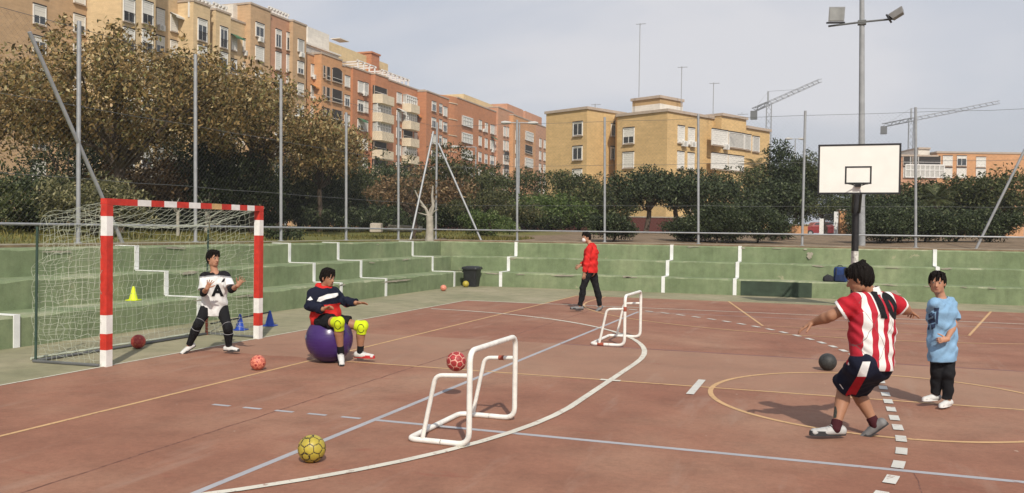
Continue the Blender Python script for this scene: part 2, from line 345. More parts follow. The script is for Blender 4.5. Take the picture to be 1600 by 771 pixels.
def stripeL(y):
    b = MB(); e = .02; w = .05
    for k in range(3):
        x = XL[k]+e; b.box((x-.02, y-w, ZT[k]+(.002 if k == 0 else e+.004)), (x, y+w, ZT[k+1]+e))
        b.box((XL[k+1]+e if k < 2 else XL[3]+.06, y-w+.002, ZT[k+1]+.004), (x-.022, y+w-.002, ZT[k+1]+e-.001))
    part('white_stripe', b, MT['stripe'], tl)
def stripeB(x):
    b = MB(); e = .02; w = .05
    for k in range(3):
        y = YB[k]-e; b.box((x-w, y, ZT[k]+(.002 if k == 0 else e+.004)), (x+w, y+.02, ZT[k+1]+e))
        b.box((x-w+.002, y+.022, ZT[k+1]+.004), (x+w-.002, YB[k+1]-e if k < 2 else 17.36, ZT[k+1]+e-.001))
    part('white_stripe', b, MT['stripe'], tb)
for y in (-4.6, -.75, 3.08, 6.3 if False else 8.06, 10.3, 14.75): stripeL(y)
for x in (-1.15, 3.9, 5.93, 11.2, 14.5): stripeB(x)

# ------------------------------------------------------------------ perimeter fence
def netmesh(name, P0, ux, uz, W, H, cell, r, parent, mat_, diamond=True):
    P0 = np.array(P0, float); ux = np.array(ux, float); uz = np.array(uz, float); A = []; B = []
    if diamond:
        n = int((W+H)/cell)
        for i in range(-int(H/cell)-1, int(W/cell)+1):
            x = i*cell
            for sgn in (1, -1):
                a0, a1 = (x, 0.), (x+H, H)
                if sgn == -1: a0, a1 = (x, H), (x+H, 0.)
                t0 = max(0, (0-a0[0])/H); t1 = min(1, (W-a0[0])/H)
                if t1 <= t0: continue
                A.append((a0[0]+H*t0, a0[1]+(a1[1]-a0[1])*t0)); B.append((a0[0]+H*t1, a0[1]+(a1[1]-a0[1])*t1))
    else:
        for i in range(int(W/cell)+1): A.append((i*cell, 0)); B.append((i*cell, H))
        for i in range(int(H/cell)+1): A.append((0, i*cell)); B.append((W, i*cell))
    A = np.array(A); B = np.array(B)
    a = P0+A[:, :1]*ux+A[:, 1:]*uz; b = P0+B[:, :1]*ux+B[:, 1:]*uz
    return edges_mesh(name, a, b, r, mat_, parent)
def edges_mesh(name, a, b, r, mat_, parent=None, n=3):
    d = b-a; L = np.linalg.norm(d, axis=1, keepdims=True); d = d/np.maximum(L, 1e-9)
    h = np.where(np.abs(d[:, 2:3]) < .9, np.array([[0, 0, 1.]]), np.array([[1., 0, 0]])); u = np.cross(d, h); u /= np.linalg.norm(u, axis=1, keepdims=True); v = np.cross(d, u)
    vs = []
    for base in (a, b):
        for j in range(n): an = 2*math.pi*j/n; vs.append(base+(u*math.cos(an)+v*math.sin(an))*r)
    V = np.stack(vs, 1).reshape(-1, 3); k = np.arange(len(a))[:, None]*2*n; fs = []
    for j in range(n): fs.append(np.hstack([k+j, k+(j+1) % n, k+n+(j+1) % n, k+n+j]))
    return mesh_obj(name, V, np.vstack(fs), mat_, parent)
fl = thing('perimeter_fence', 'tall galvanised ball fence with wire mesh along the left terrace behind the handball goal', 'fence', (-4.4, 0, 1.4))
fb = thing('perimeter_fence', 'tall galvanised ball fence with wire mesh along the back terrace behind the basketball hoop', 'fence', (4, 17.5, 1.4))
def fpole(x, y, par, top=(0, 0), zt=5.42, r=.038):
    b = MB(); b.tube([(x, y, 1.38), (x+top[0], y+top[1], zt)], r, 0, 10); b.lathe([(0, 0), (.075, 0), (.075, .02), (.03, .03)], (x, y, 1.405), 10); part('pole', b, MT['galv'], par, True)
for y, dy in ((-7.2, 0), (-4.05, 0), (-.9, 0), (2.27, 0), (5.41, -.04), (8.55, -.06), (11.69, -.06), (14.9, -.09)): fpole(-4.4, y, fl, (0, dy), 5.42 if abs(y-11.69) > .1 else 5.0)
for x, dx in ((-4.30, 0), (-1.33, -.06), (1.65, -.06), (4.62, -.07), (7.67, .02), (10.76, -.08), (13.8, 0), (16.8, 0), (19.8, 0)): fpole(x, 17.5, fb, (dx, 0))
def brace(a, b_, par): b = MB(); b.tube([a, b_], .035, 0, 10); part('brace', b, MT['galv'], par, True)
brace((-4.4, 5.32-1.98, 1.4), (-4.4, 1.22, 5.0), fl); brace((-4.4, 15.75, 1.4), (-4.4, 17.42, 5.1), fl); brace((-2.62, 17.5, 1.4), (-4.24, 17.5, 4.7), fb); brace((12.3, 17.5, 1.4), (13.75, 17.5, 4.9), fb)
b = MB(); b.tube([(-4.36, -10, 1.75), (-4.36, 17.42, 1.75)], .024); part('rail', b, MT['galv'], fl, True)
b = MB(); b.tube([(-4.36, 17.44, 1.75), (20, 17.44, 1.75)], .024); part('rail', b, MT['galv'], fb, True)
for z in (5.30, 3.9, 2.6):
    b = MB(); b.tube([(-4.4, -10+i*1.37, z-.02*math.sin(math.pi*((i*1.37+.7) % 3.15)/3.15)) for i in range(21)], .005, 0, 4); part('tension_wire', b, MT['wire'], fl)
    b = MB(); b.tube([(-4.3+i*1.3, 17.5, z-.03*math.sin(math.pi*((i*1.3) % 3.05)/3.05)) for i in range(20)], .005, 0, 4); part('tension_wire', b, MT['wire'], fb)
netmesh('wire_net', (-4.42, -8, 1.45), (0, 1, 0), (0, 0, 1), 25.4, 3.85, .12, .0008, fl, MT['wire']); netmesh('wire_net', (-4.3, 17.52, 1.45), (1, 0, 0), (0, 0, 1), 24, 3.85, .12, .0008, fb, MT['wire'])

# ------------------------------------------------------------------ handball goal
gl = thing('handball_goal', 'full size handball goal with red and white banded posts and a pale sagging net', 'goal', (0, 0, 0))
def banded(mb, lo, hi, ax, bands):
    for t0, t1, m in bands:
        l = list(lo); h = list(hi); l[ax] = t0; h[ax] = t1; mb.box(l, h, m)
H = 2.0; pw = .05
for y in (-1.54, 1.54):
    b = MB(); banded(b, (-pw, y-pw, 0), (pw, y+pw, 0), 2, [(0, .21, 1), (.21, .41, 0), (.41, .64, 1), (.64, 1.62, 0), (1.62, 1.86, 1), (1.86, H-.003, 0)])
    o = part('post', b, [MT['redp'], MT['whitep']], gl)
b = MB(); t = [-1.485]; bands = []
ed = [-1.59, -1.12, -.86, -.62, -.37, -.13, .10, .33, .53, .71, .89, 1.06, 1.22, 1.37, 1.59]; cs = [0, 1, 0, 1, 0, 1, 0, 2, 0, 1, 0, 1, 0, 1]
ed = [-1.59]+[-1.20+i*(2.75/13) for i in range(14)]
ed = [-1.59, -1.08, -.84, -.60, -.36, -.12, .12, .36, .58, .80, 1.0, 1.18, 1.36, 1.59]; cs = [0, 1, 0, 1, 0, 1, 0, 2, 0, 1, 0, 1, 0]
banded(b, (-pw, 0, H), (pw, 0, H+.08), 1, [(ed[i], ed[i+1], cs[i]) for i in range(13)]); part('crossbar', b, [MT['redp'], MT['whitep'], MT['beigep']], gl)
b = MB(); b.tube([(-1.05, 1.63, 0), (-1.05, 1.63, .42)], .022, 1); b.tube([(-1.05, 1.63, .42), (-1.03, 1.63, 1.72)], .016, 0); part('net_support', b, [MT['dgreenm'], MT['rust']], gl, True)
b = MB(); b.tube([(-1.05, -1.63, 0), (-1.03, -1.63, 1.72)], .016, 0); part('net_support', b, [MT['dgreenm']], gl, True)
b = MB(); b.tube([(-.05, -1.6, .02), (-1.05, -1.66, .02), (-1.05, 1.66, .02), (-.05, 1.6, .02)], .02, 0); part('ground_bar', b, MT['wire'], gl, True)
def net_goal():
    rn = np.random.default_rng(3); cell = .105; A = []; B = []
    ny = int(3.1/cell); path = [(-.04, 2.03), (-.5, 1.97), (-1.03, 1.86), (-1.16, 1.2), (-1.13, .6), (-1.22, .04)]
    # arclength samples
    P = np.array(path); sl_ = np.r_[0, np.cumsum(np.linalg.norm(np.diff(P, axis=0), axis=1))]; n = int(sl_[-1]/cell); s = np.linspace(0, sl_[-1], n+1)
    X = np.interp(s, sl_, P[:, 0]); Z = np.interp(s, sl_, P[:, 1]); Y = np.linspace(-1.56, 1.6, ny+1)
    G = np.zeros((n+1, ny+1, 3))
    for i in range(n+1):
        for j in range(ny+1):
            sag = .16*math.sin(math.pi*j/ny)*math.sin(math.pi*min(1, s[i]/1.1)) if s[i] < 1.1 else 0
            sag += .13*(j/ny)*min(1, s[i]/1.0)*(1-max(0, s[i]-1.0)/2.2)
            sag2 = .10*math.sin(math.pi*j/ny*2+.5)*math.sin(math.pi*min(1, max(0, s[i]-1.1)/1.7))
            G[i, j] = (X[i]+sag2, Y[j]+.03*math.sin(i*.5), Z[i]-sag)
    G += rn.normal(0, .012, G.shape)
    A += [G[:-1].reshape(-1, 3), G[:, :-1].reshape(-1, 3)]; B += [G[1:].reshape(-1, 3), G[:, 1:].reshape(-1, 3)]
    for ysgn, j in ((-1, 0), (1, ny)):
        m = 11; S = np.zeros((n+1, m+1, 3))
        for i in range(n+1):
            for k in range(m+1):
                f = k/m; zb = Z[i] if s[i] > .6 else Z[i]
                S[i, k] = np.array([-.04+(G[i, j, 0]+.04)*f, G[0, j, 1]*(1-f)+G[i, j, 1]*f, G[i, j, 2] if i > 0 else 2.03])
                zt = 2.03+(G[min(n, 10), j, 2]-2.03)*f
                S[i, k, 2] = zt*(1-i/n)+.02*(i/n); S[i, k, 0] = -.04-(1.0*f if i < n*.3 else (1.0+.16*math.sin(math.pi*i/n))*f)
        S += rn.normal(0, .012, S.shape)
        A += [S[:-1].reshape(-1, 3), S[:, :-1].reshape(-1, 3)]; B += [S[1:].reshape(-1, 3), S[:, 1:].reshape(-1, 3)]
    edges_mesh('net', np.vstack(A), np.vstack(B), .0021, MT['net'], gl)
    bb = MB(); rs = [G[-1, j] for j in range(0, ny+1)]; bb.tube([(p[0], p[1], .025) for p in rs], .018, 0, 6); part('net_rope', bb, MT['net'], gl)
    bb = MB(); bb.tube([(-1.0, 1.63, 1.7), (-.75, 1.3, 1.78), (-.4, .9, 1.9), (-.05, .75, 2.0)], .01, 0, 6); part('tie_rope', bb, MT['net'], gl)
net_goal()

# ------------------------------------------------------------------ small practice goals
def bend(pts, r=.09, n=5):
    pts = [Vector(p) for p in pts]; o = [pts[0]]
    for i in range(1, len(pts)-1):
        a, p, c = pts[i-1], pts[i], pts[i+1]; da = (a-p).normalized(); dc = (c-p).normalized(); p0 = p+da*r; p1 = p+dc*r
        for k in range(n+1): t = k/n; o.append(p0.lerp(p, t).lerp(p.lerp(p1, t), t))
    o.append(pts[-1]); return o
def bendc(pts, r, n=5):
    pts = [Vector(p) for p in pts]; o = []; k_ = len(pts)
    for i in range(k_):
        a, p, c = pts[i-1], pts[i], pts[(i+1) % k_]; p0 = p+(a-p).normalized()*r; p1 = p+(c-p).normalized()*r
        for k in range(n+1): t = k/n; o.append(p0.lerp(p, t).lerp(p.lerp(p1, t), t))
    return o
def mini_goal(x0, x1, y0, y1, h, label, tip=0., rust=False):
    g = thing('practice_goal', label, 'goal', (x1, y0, 0), 'small white tube practice goals'); r = .0235; z0 = r+.003
    b = MB(); b.tube(bend([(x1-.25, y0, z0), (x1, y0, z0), (x1, y0, h), (x1, y1, h), (x1, y1, z0), (x1-.25, y1, z0)], .10), r, 0, 12); part('front_frame', b, MT['white2'], g, True)
    b = MB(); b.tube(bend([(x1-.24, y0, z0), (x0, y0, z0), (x0, y1, z0), (x1-.24, y1, z0)], .08), r, 0, 12); part('base_frame', b, MT['white2'], g, True)
    for y in (y0, y1):
        b = MB(); b.tube(bend([(x1-.02, y, h*.745), (x0+.24, y, h*.725), (x0+.13, y, z0+.02)], .06), r*.8, 0, 10); part('side_bar', b, MT['white2'], g, True)
    rb = MB(); rb.tube([(x1, y0, h*.70), (x1, y0, h*.79)], r+.003, 0, 12)
    if rust: part('rust_band', rb, MT['rust'], g, True); rb = MB(); rb.tube([(x0+.1, y0, z0), (x0+.2, y0, z0)], r+.003, 0, 12)
    else: rb = MB(); rb.tube([(x0+.38, y1, h*.737), (x0+.43, y1, h*.739)], r*.8+.003, 0, 10)
    part('rust_band', rb, MT['rust'], g, True); return g
MT['white2'] = mat('white_tube_paint', (.74, .73, .68), .5, .12, 14, .15, 60)
mini_goal(5.15, 5.69, -3.56, -2.47, .78, 'small white tube goal nearest the camera, standing over the curved white line')
mini_goal(4.98, 5.50, 3.05, 4.25, .78, 'farther small white tube goal with red rusty joints, near the man in red', rust=True)
#==PART2==
# ------------------------------------------------------------------ buildings
def brick(name, col, vary=.10, mort=None):
    g = NG(name); a = g.noise(.12, 4, .6); b = g.noise(1.4, 5, .7); c = g.noise(.5, 3, .6, sc=(1, 1, 9)); 
    cc = g.ramp(a, [(.3, tuple(v*(1-vary) for v in col)), (.7, tuple(min(1, v*(1+vary)) for v in col))])
    cc = g.mix(1, cc, g.ramp(b, [(.3, .9), (.7, 1.1)]), 'MULTIPLY'); cc = g.mix(1, cc, g.ramp(c, [(.35, .93), (.65, 1.06)]), 'MULTIPLY')
    return g.done(cc, .9)
BR = {'beige': brick('wall_beige', (.54, .39, .225)), 'beige2': brick('wall_beige_light', (.62, .465, .275)), 'tan': brick('wall_tan', (.50, .335, .195)), 'orange': brick('wall_orange', (.55, .29, .14)),
      'red': brick('wall_red_brick', (.46, .20, .10)), 'must': brick('wall_mustard', (.58, .40, .19)), 'mustd': brick('wall_mustard_band', (.42, .28, .14)), 'ored': brick('wall_salmon', (.50, .27, .165)), 'cream': brick('cream_render', (.62, .52, .38)),
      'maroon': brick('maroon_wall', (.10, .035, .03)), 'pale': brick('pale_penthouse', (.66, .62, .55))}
MT['shut'] = mat('roller_shutter', (.68, .66, .61), .6, .06, 2); MT['shutg'] = mat('grey_shutter', (.45, .44, .41), .6, .1, 2)
MT['glass'] = mat('window_glass', (.035, .04, .045), .12, .3, 3, spec=.8); MT['frame'] = mat('window_frame', (.70, .69, .66), .5, .05, 3); MT['dark'] = mat('painted_shade_and_grille', (.03, .024, .02), .9, .2, 3)  # last one: painted shade of openings and lintels, also the dark grille bars
MT['sill'] = mat('coping', (.42, .34, .27), .8, .1, 3)
def line(P, d): return (Vector((P[0], P[1], 0)), Vector((d[0], d[1], 0)).normalized())
def hit(L, px):
    P, d = L; r = ray(px, 361); c = Vector((CAM[0], CAM[1], 0)); q = c-P
    # P + t d = c + s r
    det = d.x*(-r[1])+r[0]*d.y; t = (q.x*(-r[1])+r[0]*q.y)/det; return P+d*t
def zat(p, px, py): d = np.array([p.x-CAM[0], p.y-CAM[1]]); r = ray(px, py); s = (d@r[:2])/(r[:2]@r[:2]); return CAM[2]+s*r[2]
WC = {}
def win_mesh(w_, h_, kind):
    key = (round(w_, 1), round(h_, 1), kind)
    if key in WC: return WC[key]
    w_, h_ = key[0], key[1]; b = MB(); fr = .09; x0, x1 = -w_/2, w_/2; z0, z1 = -h_/2, h_/2
    if kind[0] == 'L':       # loggia: shade of the deep opening put into a dark box, parapet frame proud of the wall
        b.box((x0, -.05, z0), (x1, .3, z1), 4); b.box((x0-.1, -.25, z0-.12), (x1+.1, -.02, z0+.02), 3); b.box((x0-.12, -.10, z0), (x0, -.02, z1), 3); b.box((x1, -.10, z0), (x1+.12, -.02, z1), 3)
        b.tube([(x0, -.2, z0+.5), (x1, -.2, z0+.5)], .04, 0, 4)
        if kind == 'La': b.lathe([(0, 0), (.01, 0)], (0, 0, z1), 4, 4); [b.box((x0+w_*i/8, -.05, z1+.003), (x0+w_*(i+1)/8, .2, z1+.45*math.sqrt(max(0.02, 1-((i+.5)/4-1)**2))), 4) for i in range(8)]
    elif kind[0] == 'G':     # glazed balcony
        dp = .25 if w_ > 5 else .7
        b.box((x0, -dp, z0), (x1, .1, z1*.98), 5)
        n = max(2, int(w_/.8))
        for i in range(n+1): xx = x0+w_*i/n; b.box((xx-.09, -dp-.07, z0), (xx+.09, -dp-.005, z1), 0)
        for zz in (z0, (z0+z1)/2+.2, z1): b.box((x0-.06, -dp-.09, zz-.09), (x1+.06, -dp-.075, zz+.09), 0)
        b.box((x0-.08, -dp-.08, z1+.091), (x1+.08, .1, z1+.15), 0)
    else:
        s = {'s': .97, 'h': .55, 'q': .25, 'o': .08, 'g': .97}[kind[0]]
        b.box((x0-fr, -.10, z0-fr), (x0, .05, z1+fr), 0); b.box((x1, -.10, z0-fr), (x1+fr, .05, z1+fr), 0); b.box((x0, -.10, z1), (x1, .05, z1+fr), 0)
        b.box((x0-fr-.05, -.20, z0-fr-.08), (x1+fr+.05, -.0, z0-fr), 3); b.box((x0-fr-.02, -.12, z1+fr), (x1+fr+.02, 0, z1+fr+.12), 4)  # sill, then a dark strip over the frame as painted lintel shadow
        zs = z1-h_*s
        b.box((x0, -.05, zs), (x1, .04, z1), 5 if kind == 'g' else 1); b.box((x0, -.03, z0), (x1, .04, zs), 2)
        for k in range(1, int(h_*s/.25)): b.box((x0, -.056, z1-k*.25), (x1, -.051, z1-k*.25+.03), 5)
        b.box((-.04, -.045, z0), (.04, -.031, zs), 0); b.box((x0, -.046, z0), (x1, -.031, z0+.06), 0)
        if kind[-1] == 'r':
            for i in range(int(w_/.16)): b.box((x0+i*.16, -.16, z0), (x0+i*.16+.03, -.13, z0+h_*.4), 4)
            b.box((x0-.05, -.17, z0+h_*.4), (x1+.05, -.12, z0+h_*.4+.05), 4)
    o = mesh_obj('window', b.v, b.f, [MT['frame'], MT['shut'], MT['glass'], MT['sill'], MT['dark'], MT['shutg']], None, b.m); me = o.data; bpy.data.objects.remove(o); WC[key] = me; return me
def place(root, me, p, z, L, name='window'):
    o = bpy.data.objects.new(name, me); C.objects.link(o); o.parent = root; r = PLOC[root.name]
    n = Vector((L[1].y, -L[1].x, 0)); q = p+n*.03
    o.location = (q.x-r[0], q.y-r[1], z-r[2]); o.rotation_euler = (0, 0, math.atan2(L[1].y, L[1].x)); return o
def wins(root, L, px, py, rows, w_, h_, kinds, dz=3.0, name='window'):
    p = hit(L, px); z = zat(p, px, py)
    for i in range(rows):
        zz = z-i*dz
        if zz < 3.5: break
        place(root, win_mesh(w_, h_, kinds[i % len(kinds)] if isinstance(kinds, (list, tuple)) else kinds), p, zz, L, name)
XF = -62.
def FX(pr=0): return line((XF+pr, 0), (0, 1))
def seg_(root, px0, px1, pr, rpy, m, depth=13, name='wall', z0=0, cap=True, y1=None):
    L = FX(pr); a = hit(L, px0); b_ = hit(L, px1); z = zat(a, px0, rpy) if rpy < 400 else rpy-400
    b = MB(); b.box((XF-depth, a.y, z0), (XF+pr, b_.y, z), 0)
    if cap: b.box((XF+pr-.35, a.y-.06, z-.02), (XF+pr+.10, b_.y+.06, z+.22), 1); b.box((XF-depth, a.y-.10, z-.02), (XF+pr-.352, a.y+.25, z+.219), 1)
    part(name, b, [BR[m], MT['sill']], root); return a.y, b_.y, z
bA = thing('apartment_building', 'tall beige apartment block with white shutters at the left end of the long row', 'building', (XF, 70, 1))
seg_(bA, -900, 155, -1.5, 437, 'tan'); seg_(bA, 155, 168, -.5, 436, 'beige')
seg_(bA, 188, 241, 3.0, 435.2, 'beige2'); seg_(bA, 241, 281, 0, 434.2, 'beige'); seg_(bA, 300, 326, 2.2, 2, 'beige2'); seg_(bA, 281, 300, .4, 434.0, 'beige'); seg_(bA, 335, 358, 1.8, 15.5, 'beige2')
seg_(bA, 326, 335, .2, 20, 'beige'); seg_(bA, 358, 388, .2, 30, 'beige'); y0, y1, z = seg_(bA, 389, 420, 1.0, 6, 'tan')
b = MB(); b.box((XF-9, hit(FX(0), 372).y, 20), (XF-1, hit(FX(0), 388).y-.1, z-.1)); part('penthouse_wall', b, BR['pale'], bA)
seg_(bA, 420, 455, .6, 22, 'ored'); seg_(bA, 455, 476, 1.2, 33, 'tan')
for px, py, pr, w_, h_, k in ((199, 17, 3, 1.4, 2.2, ['hr', 'hr', 'hr']), (228, 21, 3, 1.4, 2.2, ['hr', 'hr']), (248, 28, 0, 1.1, 1.7, ['s', 'h']), (271, 37, 0, 1.3, 1.8, ['s']), (313.5, 48, 2.2, 1.4, 2.3, ['qr', 'hr']), (347, 59.5, 1.8, 1.2, 2.3, ['or', 'qr']),
    (363, 67.5, .2, .9, 1.7, ['s', 'q', 's']), (381, 72.5, .2, .9, 1.5, ['s', 's']), (403, 48, 1, 1.6, 1.6, ['q', 's', 'h']), (467, 72.6, 1.2, 1.3, 1.5, ['g', 'h', 's'])):
    wins(bA, FX(pr), px, py, 7, w_, h_, k)
for px, py in ((432, 61), (449, 66)): wins(bA, FX(.6), px, py, 7, 1.1, 2.2, ['q', 's', 's'])
for i, px in enumerate((-560, -420, -300, -200, -100, -20, 60, 122)): wins(bA, FX(-1.5), px, [-260, -190, -140, -105, -75, -50, -25, -8][i], 9, 1.3, 1.7, ['s', 'h', 'q'])
# roof clutter: pergola and railings
def pergola(root, px0, px1, pr, py, h_, dep_=3.5, n=5):
    L = FX(pr); a = hit(L, px0); c = hit(L, px1); z = zat(a, px0, py); b = MB(); X1 = XF+pr-.6; X0 = X1-dep_
    for i in range(n+1):
        y = a.y+(c.y-a.y)*i/n
        b.box((X1-.1, y-.09, z-h_), (X1+.1, y+.09, z)); b.box((X0, y-.08, z+.003), (X1+.3, y+.08, z+.2))
    b.box((X1-.11, a.y-.3, z+.204), (X1+.11, c.y+.3, z+.36)); b.box((X0-.11, a.y-.3, z+.204), (X0+.11, c.y+.3, z+.36)); part('pergola', b, MT['frame'], root)
pergola(bA, 300, 330, 2.2, -4, 2.2); pergola(bA, 340, 356, 1.6, 8, 2.2, 3.5, 3); pergola(bA, 425, 452, .6, 14, 2.0, 1.2, 6)
bB = thing('apartment_building', 'orange brick apartment block with arched dark loggias and a white glazed rooftop terrace', 'building', (XF, 100, 1))
ya, yb, z = seg_(bB, 478, 536, 0, 84, 'orange'); seg_(bB, 536, 549, -.3, 103, 'orange'); seg_(bB, 500, 532, 1.3, 84, 'orange', cap=True)
b = MB(); za = zat(hit(FX(-.8), 478), 478, 70); b.box((XF-9, ya+.2, z-.1), (XF-.9, yb-.3, za)); b.box((XF-9.5, ya, za), (XF-.6, yb, za+.25)); part('rooftop_terrace', b, BR['pale'], bB)
b = MB()
for i in range(26): yy = ya+.5+(yb-ya-1)*i/26; b.box((XF-.88, yy, z+.3), (XF-.84, yy+(yb-ya-1)/26-.12, za-.25))
part('terrace_glazing', b, MT['shutg'], bB)
b = MB(); zb_ = zat(hit(FX(-3), 480), 480, 42); y_ = hit(FX(-3), 478).y; b.box((XF-8, y_, za), (XF-3, y_+6, zb_)); b.box((XF-2.9, y_+6.2, zb_-.6), (XF-1.2, y_+9, zb_-.5)); part('rooftop_room', b, BR['pale'], bB)
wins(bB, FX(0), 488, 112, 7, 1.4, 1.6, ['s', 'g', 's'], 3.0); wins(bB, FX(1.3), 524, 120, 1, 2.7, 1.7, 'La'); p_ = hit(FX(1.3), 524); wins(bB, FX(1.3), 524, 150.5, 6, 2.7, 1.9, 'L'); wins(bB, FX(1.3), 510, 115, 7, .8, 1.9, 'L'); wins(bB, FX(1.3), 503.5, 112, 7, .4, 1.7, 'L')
wins(bB, FX(-.3), 540, 128, 7, 1.3, 1.5, ['s', 'q', 's'])
bC = thing('apartment_building', 'red brick apartment block with curved cream balconies and white rooftop pergolas', 'building', (XF, 130, 1))
seg_(bC, 549, 660, 0, 106, 'red'); seg_(bC, 584, 604, .8, 116, 'red'); seg_(bC, 660, 699, .5, 142, 'red'); seg_(bC, 664, 684, 1.8, 143, 'red')
pergola(bC, 562, 588, 0, 97, 2.4, 6, 3); pergola(bC, 600, 640, 0, 112, 2.4, 6, 6)
b = MB(); q = hit(FX(-8), 590); zz = zat(q, 590, 88); b.box((XF-12, q.y-3, zz-6), (XF-8, q.y, zz)); b.box((XF-12.2, q.y-3.2, zz), (XF-7.8, q.y+.2, zz+.3)); part('chimney', b, BR['red'], bC)
b = MB(); q = hit(FX(-9), 545); zz = zat(q, 545, 78); b.box((XF-14, q.y-8, zz-8), (XF-9, q.y+14, zz)); part('penthouse', b, brick('penthouse_yellow', (.62, .5, .28)), bC)
for px, py, w_, k in ((561, 137, 1.6, ['s', 'q', 'h']), (569.5, 139, 1.1, ['g', 's']), (621, 154, 1.6, ['s', 's', 'q']), (649, 164, 1.7, ['s', 'g', 's'])): wins(bC, FX(0), px, py, 7, w_, 1.6, k)
for px, py, pr, k in ((675.4, 167, 1.8, ['q', 'q', 's']), (685, 170, .5, ['q', 's']), (693, 175, .5, ['s', 'q'])): wins(bC, FX(pr), px, py, 7, 1.6, 1.6, k)
def balcony(root, px, py, pr, w_, rows, glz):
    L = FX(pr); p = hit(L, px); z = zat(p, px, py)
    for i in range(rows):
        zz = z-i*3.0
        if zz < 3: break
        key = ('bal', round(w_, 1))
        if key not in WC:
            b = MB(); n = 14; pts = []
            for k in range(n+1): a = math.pi*k/n; pts.append((-w_/2*math.cos(a)*(1 if abs(math.cos(a)) < .99 else 1), -1.5*min(1, math.sin(a)*1.8)))
            b.prism(list(reversed(pts)), -.72, .72); o = mesh_obj('balcony', b.v, b.f, BR['cream'], None, b.m); WC[key] = o.data; bpy.data.objects.remove(o)
        place(root, WC[key], p, zz, L, 'balcony')
        if glz and i in glz: place(root, win_mesh(w_*.9, 1.5, 'G'), p, zz+1.45, L, 'glazed_balcony')
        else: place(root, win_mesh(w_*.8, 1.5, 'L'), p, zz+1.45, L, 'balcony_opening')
balcony(bC, 592, 157.5, .8, 5.2, 7, (1, 2, 5)); balcony(bC, 635, 171, 0, 4.4, 7, (0, 1, 3))
bD = thing('apartment_building', 'red brick apartment block with a rounded corner and bands of white windows', 'building', (XF, 170, 1))
seg_(bD, 712, 776, 0, 153, 'red', 16); L = FX(0); q0 = hit(L, 712); zr = zat(q0, 712, 153); b = MB(); n = 14; rr = 7.
pts = [(XF-rr+rr*math.cos(R_(-90+90*k/n)), q0.y-.02+rr*math.sin(R_(-90+90*k/n))) for k in range(n+1)]+[(XF-16, q0.y-.02), (XF-16, q0.y-rr)]
b.prism(pts, 0, zr); part('rounded_corner', b, BR['red'], bD)
b = MB()
for i in range(7):
    pp = [(XF-rr+(rr+.12)*math.cos(R_(-90+90*k/n)), q0.y-.02+(rr+.12)*math.sin(R_(-90+90*k/n))) for k in range(n+1)]
    ip = [(XF-rr+(rr-.1)*math.cos(R_(-90+90*k/n)), q0.y-.02+(rr-.1)*math.sin(R_(-90+90*k/n))) for k in range(n, -1, -1)]
    b.prism(pp+ip, zr-1.4-i*3.2, zr-1.25-i*3.2)
part('string_course', b, BR['cream'], bD)
wins(bD, FX(0), 727, 191, 6, 5.2, 1.8, 'G', 3.4); b_ = MB()
for px, py, w_ in ((748, 196, 1.4), (757.5, 200, 1.3), (767, 203, 2.2), (774, 205, 1.2)): wins(bD, FX(0), px, py, 6, w_, 1.8, ['s', 's', 'h'], 3.4)
b = MB(); q = hit(FX(-6), 722); zz = zat(q, 722, 147); b.box((XF-12, q.y, zz-4), (XF-6, q.y+18, zz)); part('penthouse', b, bpy.data.materials['penthouse_yellow'], bD)
bE = thing('apartment_building', 'far orange apartment block with glazed balconies beside the mustard building', 'building', (XF, 200, 1))
seg_(bE, 776, 800, .5, 168, 'ored', 14); seg_(bE, 800, 835, 1.5, 180, 'orange', 14); seg_(bE, 835, 900, .5, 194, 'ored', 14)
for px, py, w_, k in ((786, 206, 1.2, 's'), (791, 207, 1.2, 's'), (796, 209, 1.2, 's'), (805, 212, 1.3, 's'), (842, 224, 1.4, 's'), (849, 226, 1.4, 's'), (858, 230, 1.4, 's')): wins(bE, FX(.5 if px < 800 or px > 835 else 1.5), px, py, 6, w_, 2, k, 3.2)
wins(bE, FX(1.5), 824, 214, 1, 5.5, 2, 'G'); wins(bE, FX(1.5), 824, 234, 1, 5.5, 2, 'L'); wins(bE, FX(1.5), 824, 255, 1, 5.5, 2, 'G'); wins(bE, FX(.5), 791, 244, 2, 4.5, 1.8, 'L')
b = MB(); q = hit(FX(-4), 790); zz = zat(q, 790, 162); b.box((XF-9, q.y, zz-6), (XF-4, q.y+12, zz)); q = hit(FX(-4), 815); zz = zat(q, 815, 172); b.box((XF-9, q.y+2, zz-6), (XF-4.1, q.y+16, zz)); part('penthouse', b, BR['ored'], bE)
# mustard building
dr = Fv*1372+R0*1449; dr = Vector((dr[0], dr[1], 0)).normalized(); dl = Vector((-dr.y, dr.x, 0))   # right/away and left/away
bM = thing('mustard_building', 'mustard brick block of flats with flat roof behind the dark trees at the back', 'building', tuple(at(1040, 361, 100))[:2]+(1,))
def pz(P, px, py): return zat(P, px, py)
P1 = at(1040, 361, 100); P1.z = 0; LR = line(P1, dr); LL = line(P1, -dl)   # LL runs towards the corner (left to right)
LLf = (P1, -dl)
A = hit(LLf, 962); B_ = hit(LR, 1112); Cc = hit(LR, 1180); zr = pz(P1, 1040, 172)
def foot(name, pts, z, m, root=bM, z0=0.):
    b = MB(); b.prism([(p.x, p.y) for p in pts], z0, z, 0); part(name, b, BR[m], root)
    b = MB(); c = sum((p for p in pts), Vector())/len(pts); o = [c+(p-c)*(1+.25/(p-c).length) for p in pts]; b.prism([(p.x, p.y) for p in o], z-.18, z+.14, 0); part('coping', b, MT['sill'], root)
foot('wall', [P1, B_, B_+dl*16, P1+dl*((A-P1).length)], zr, 'must')
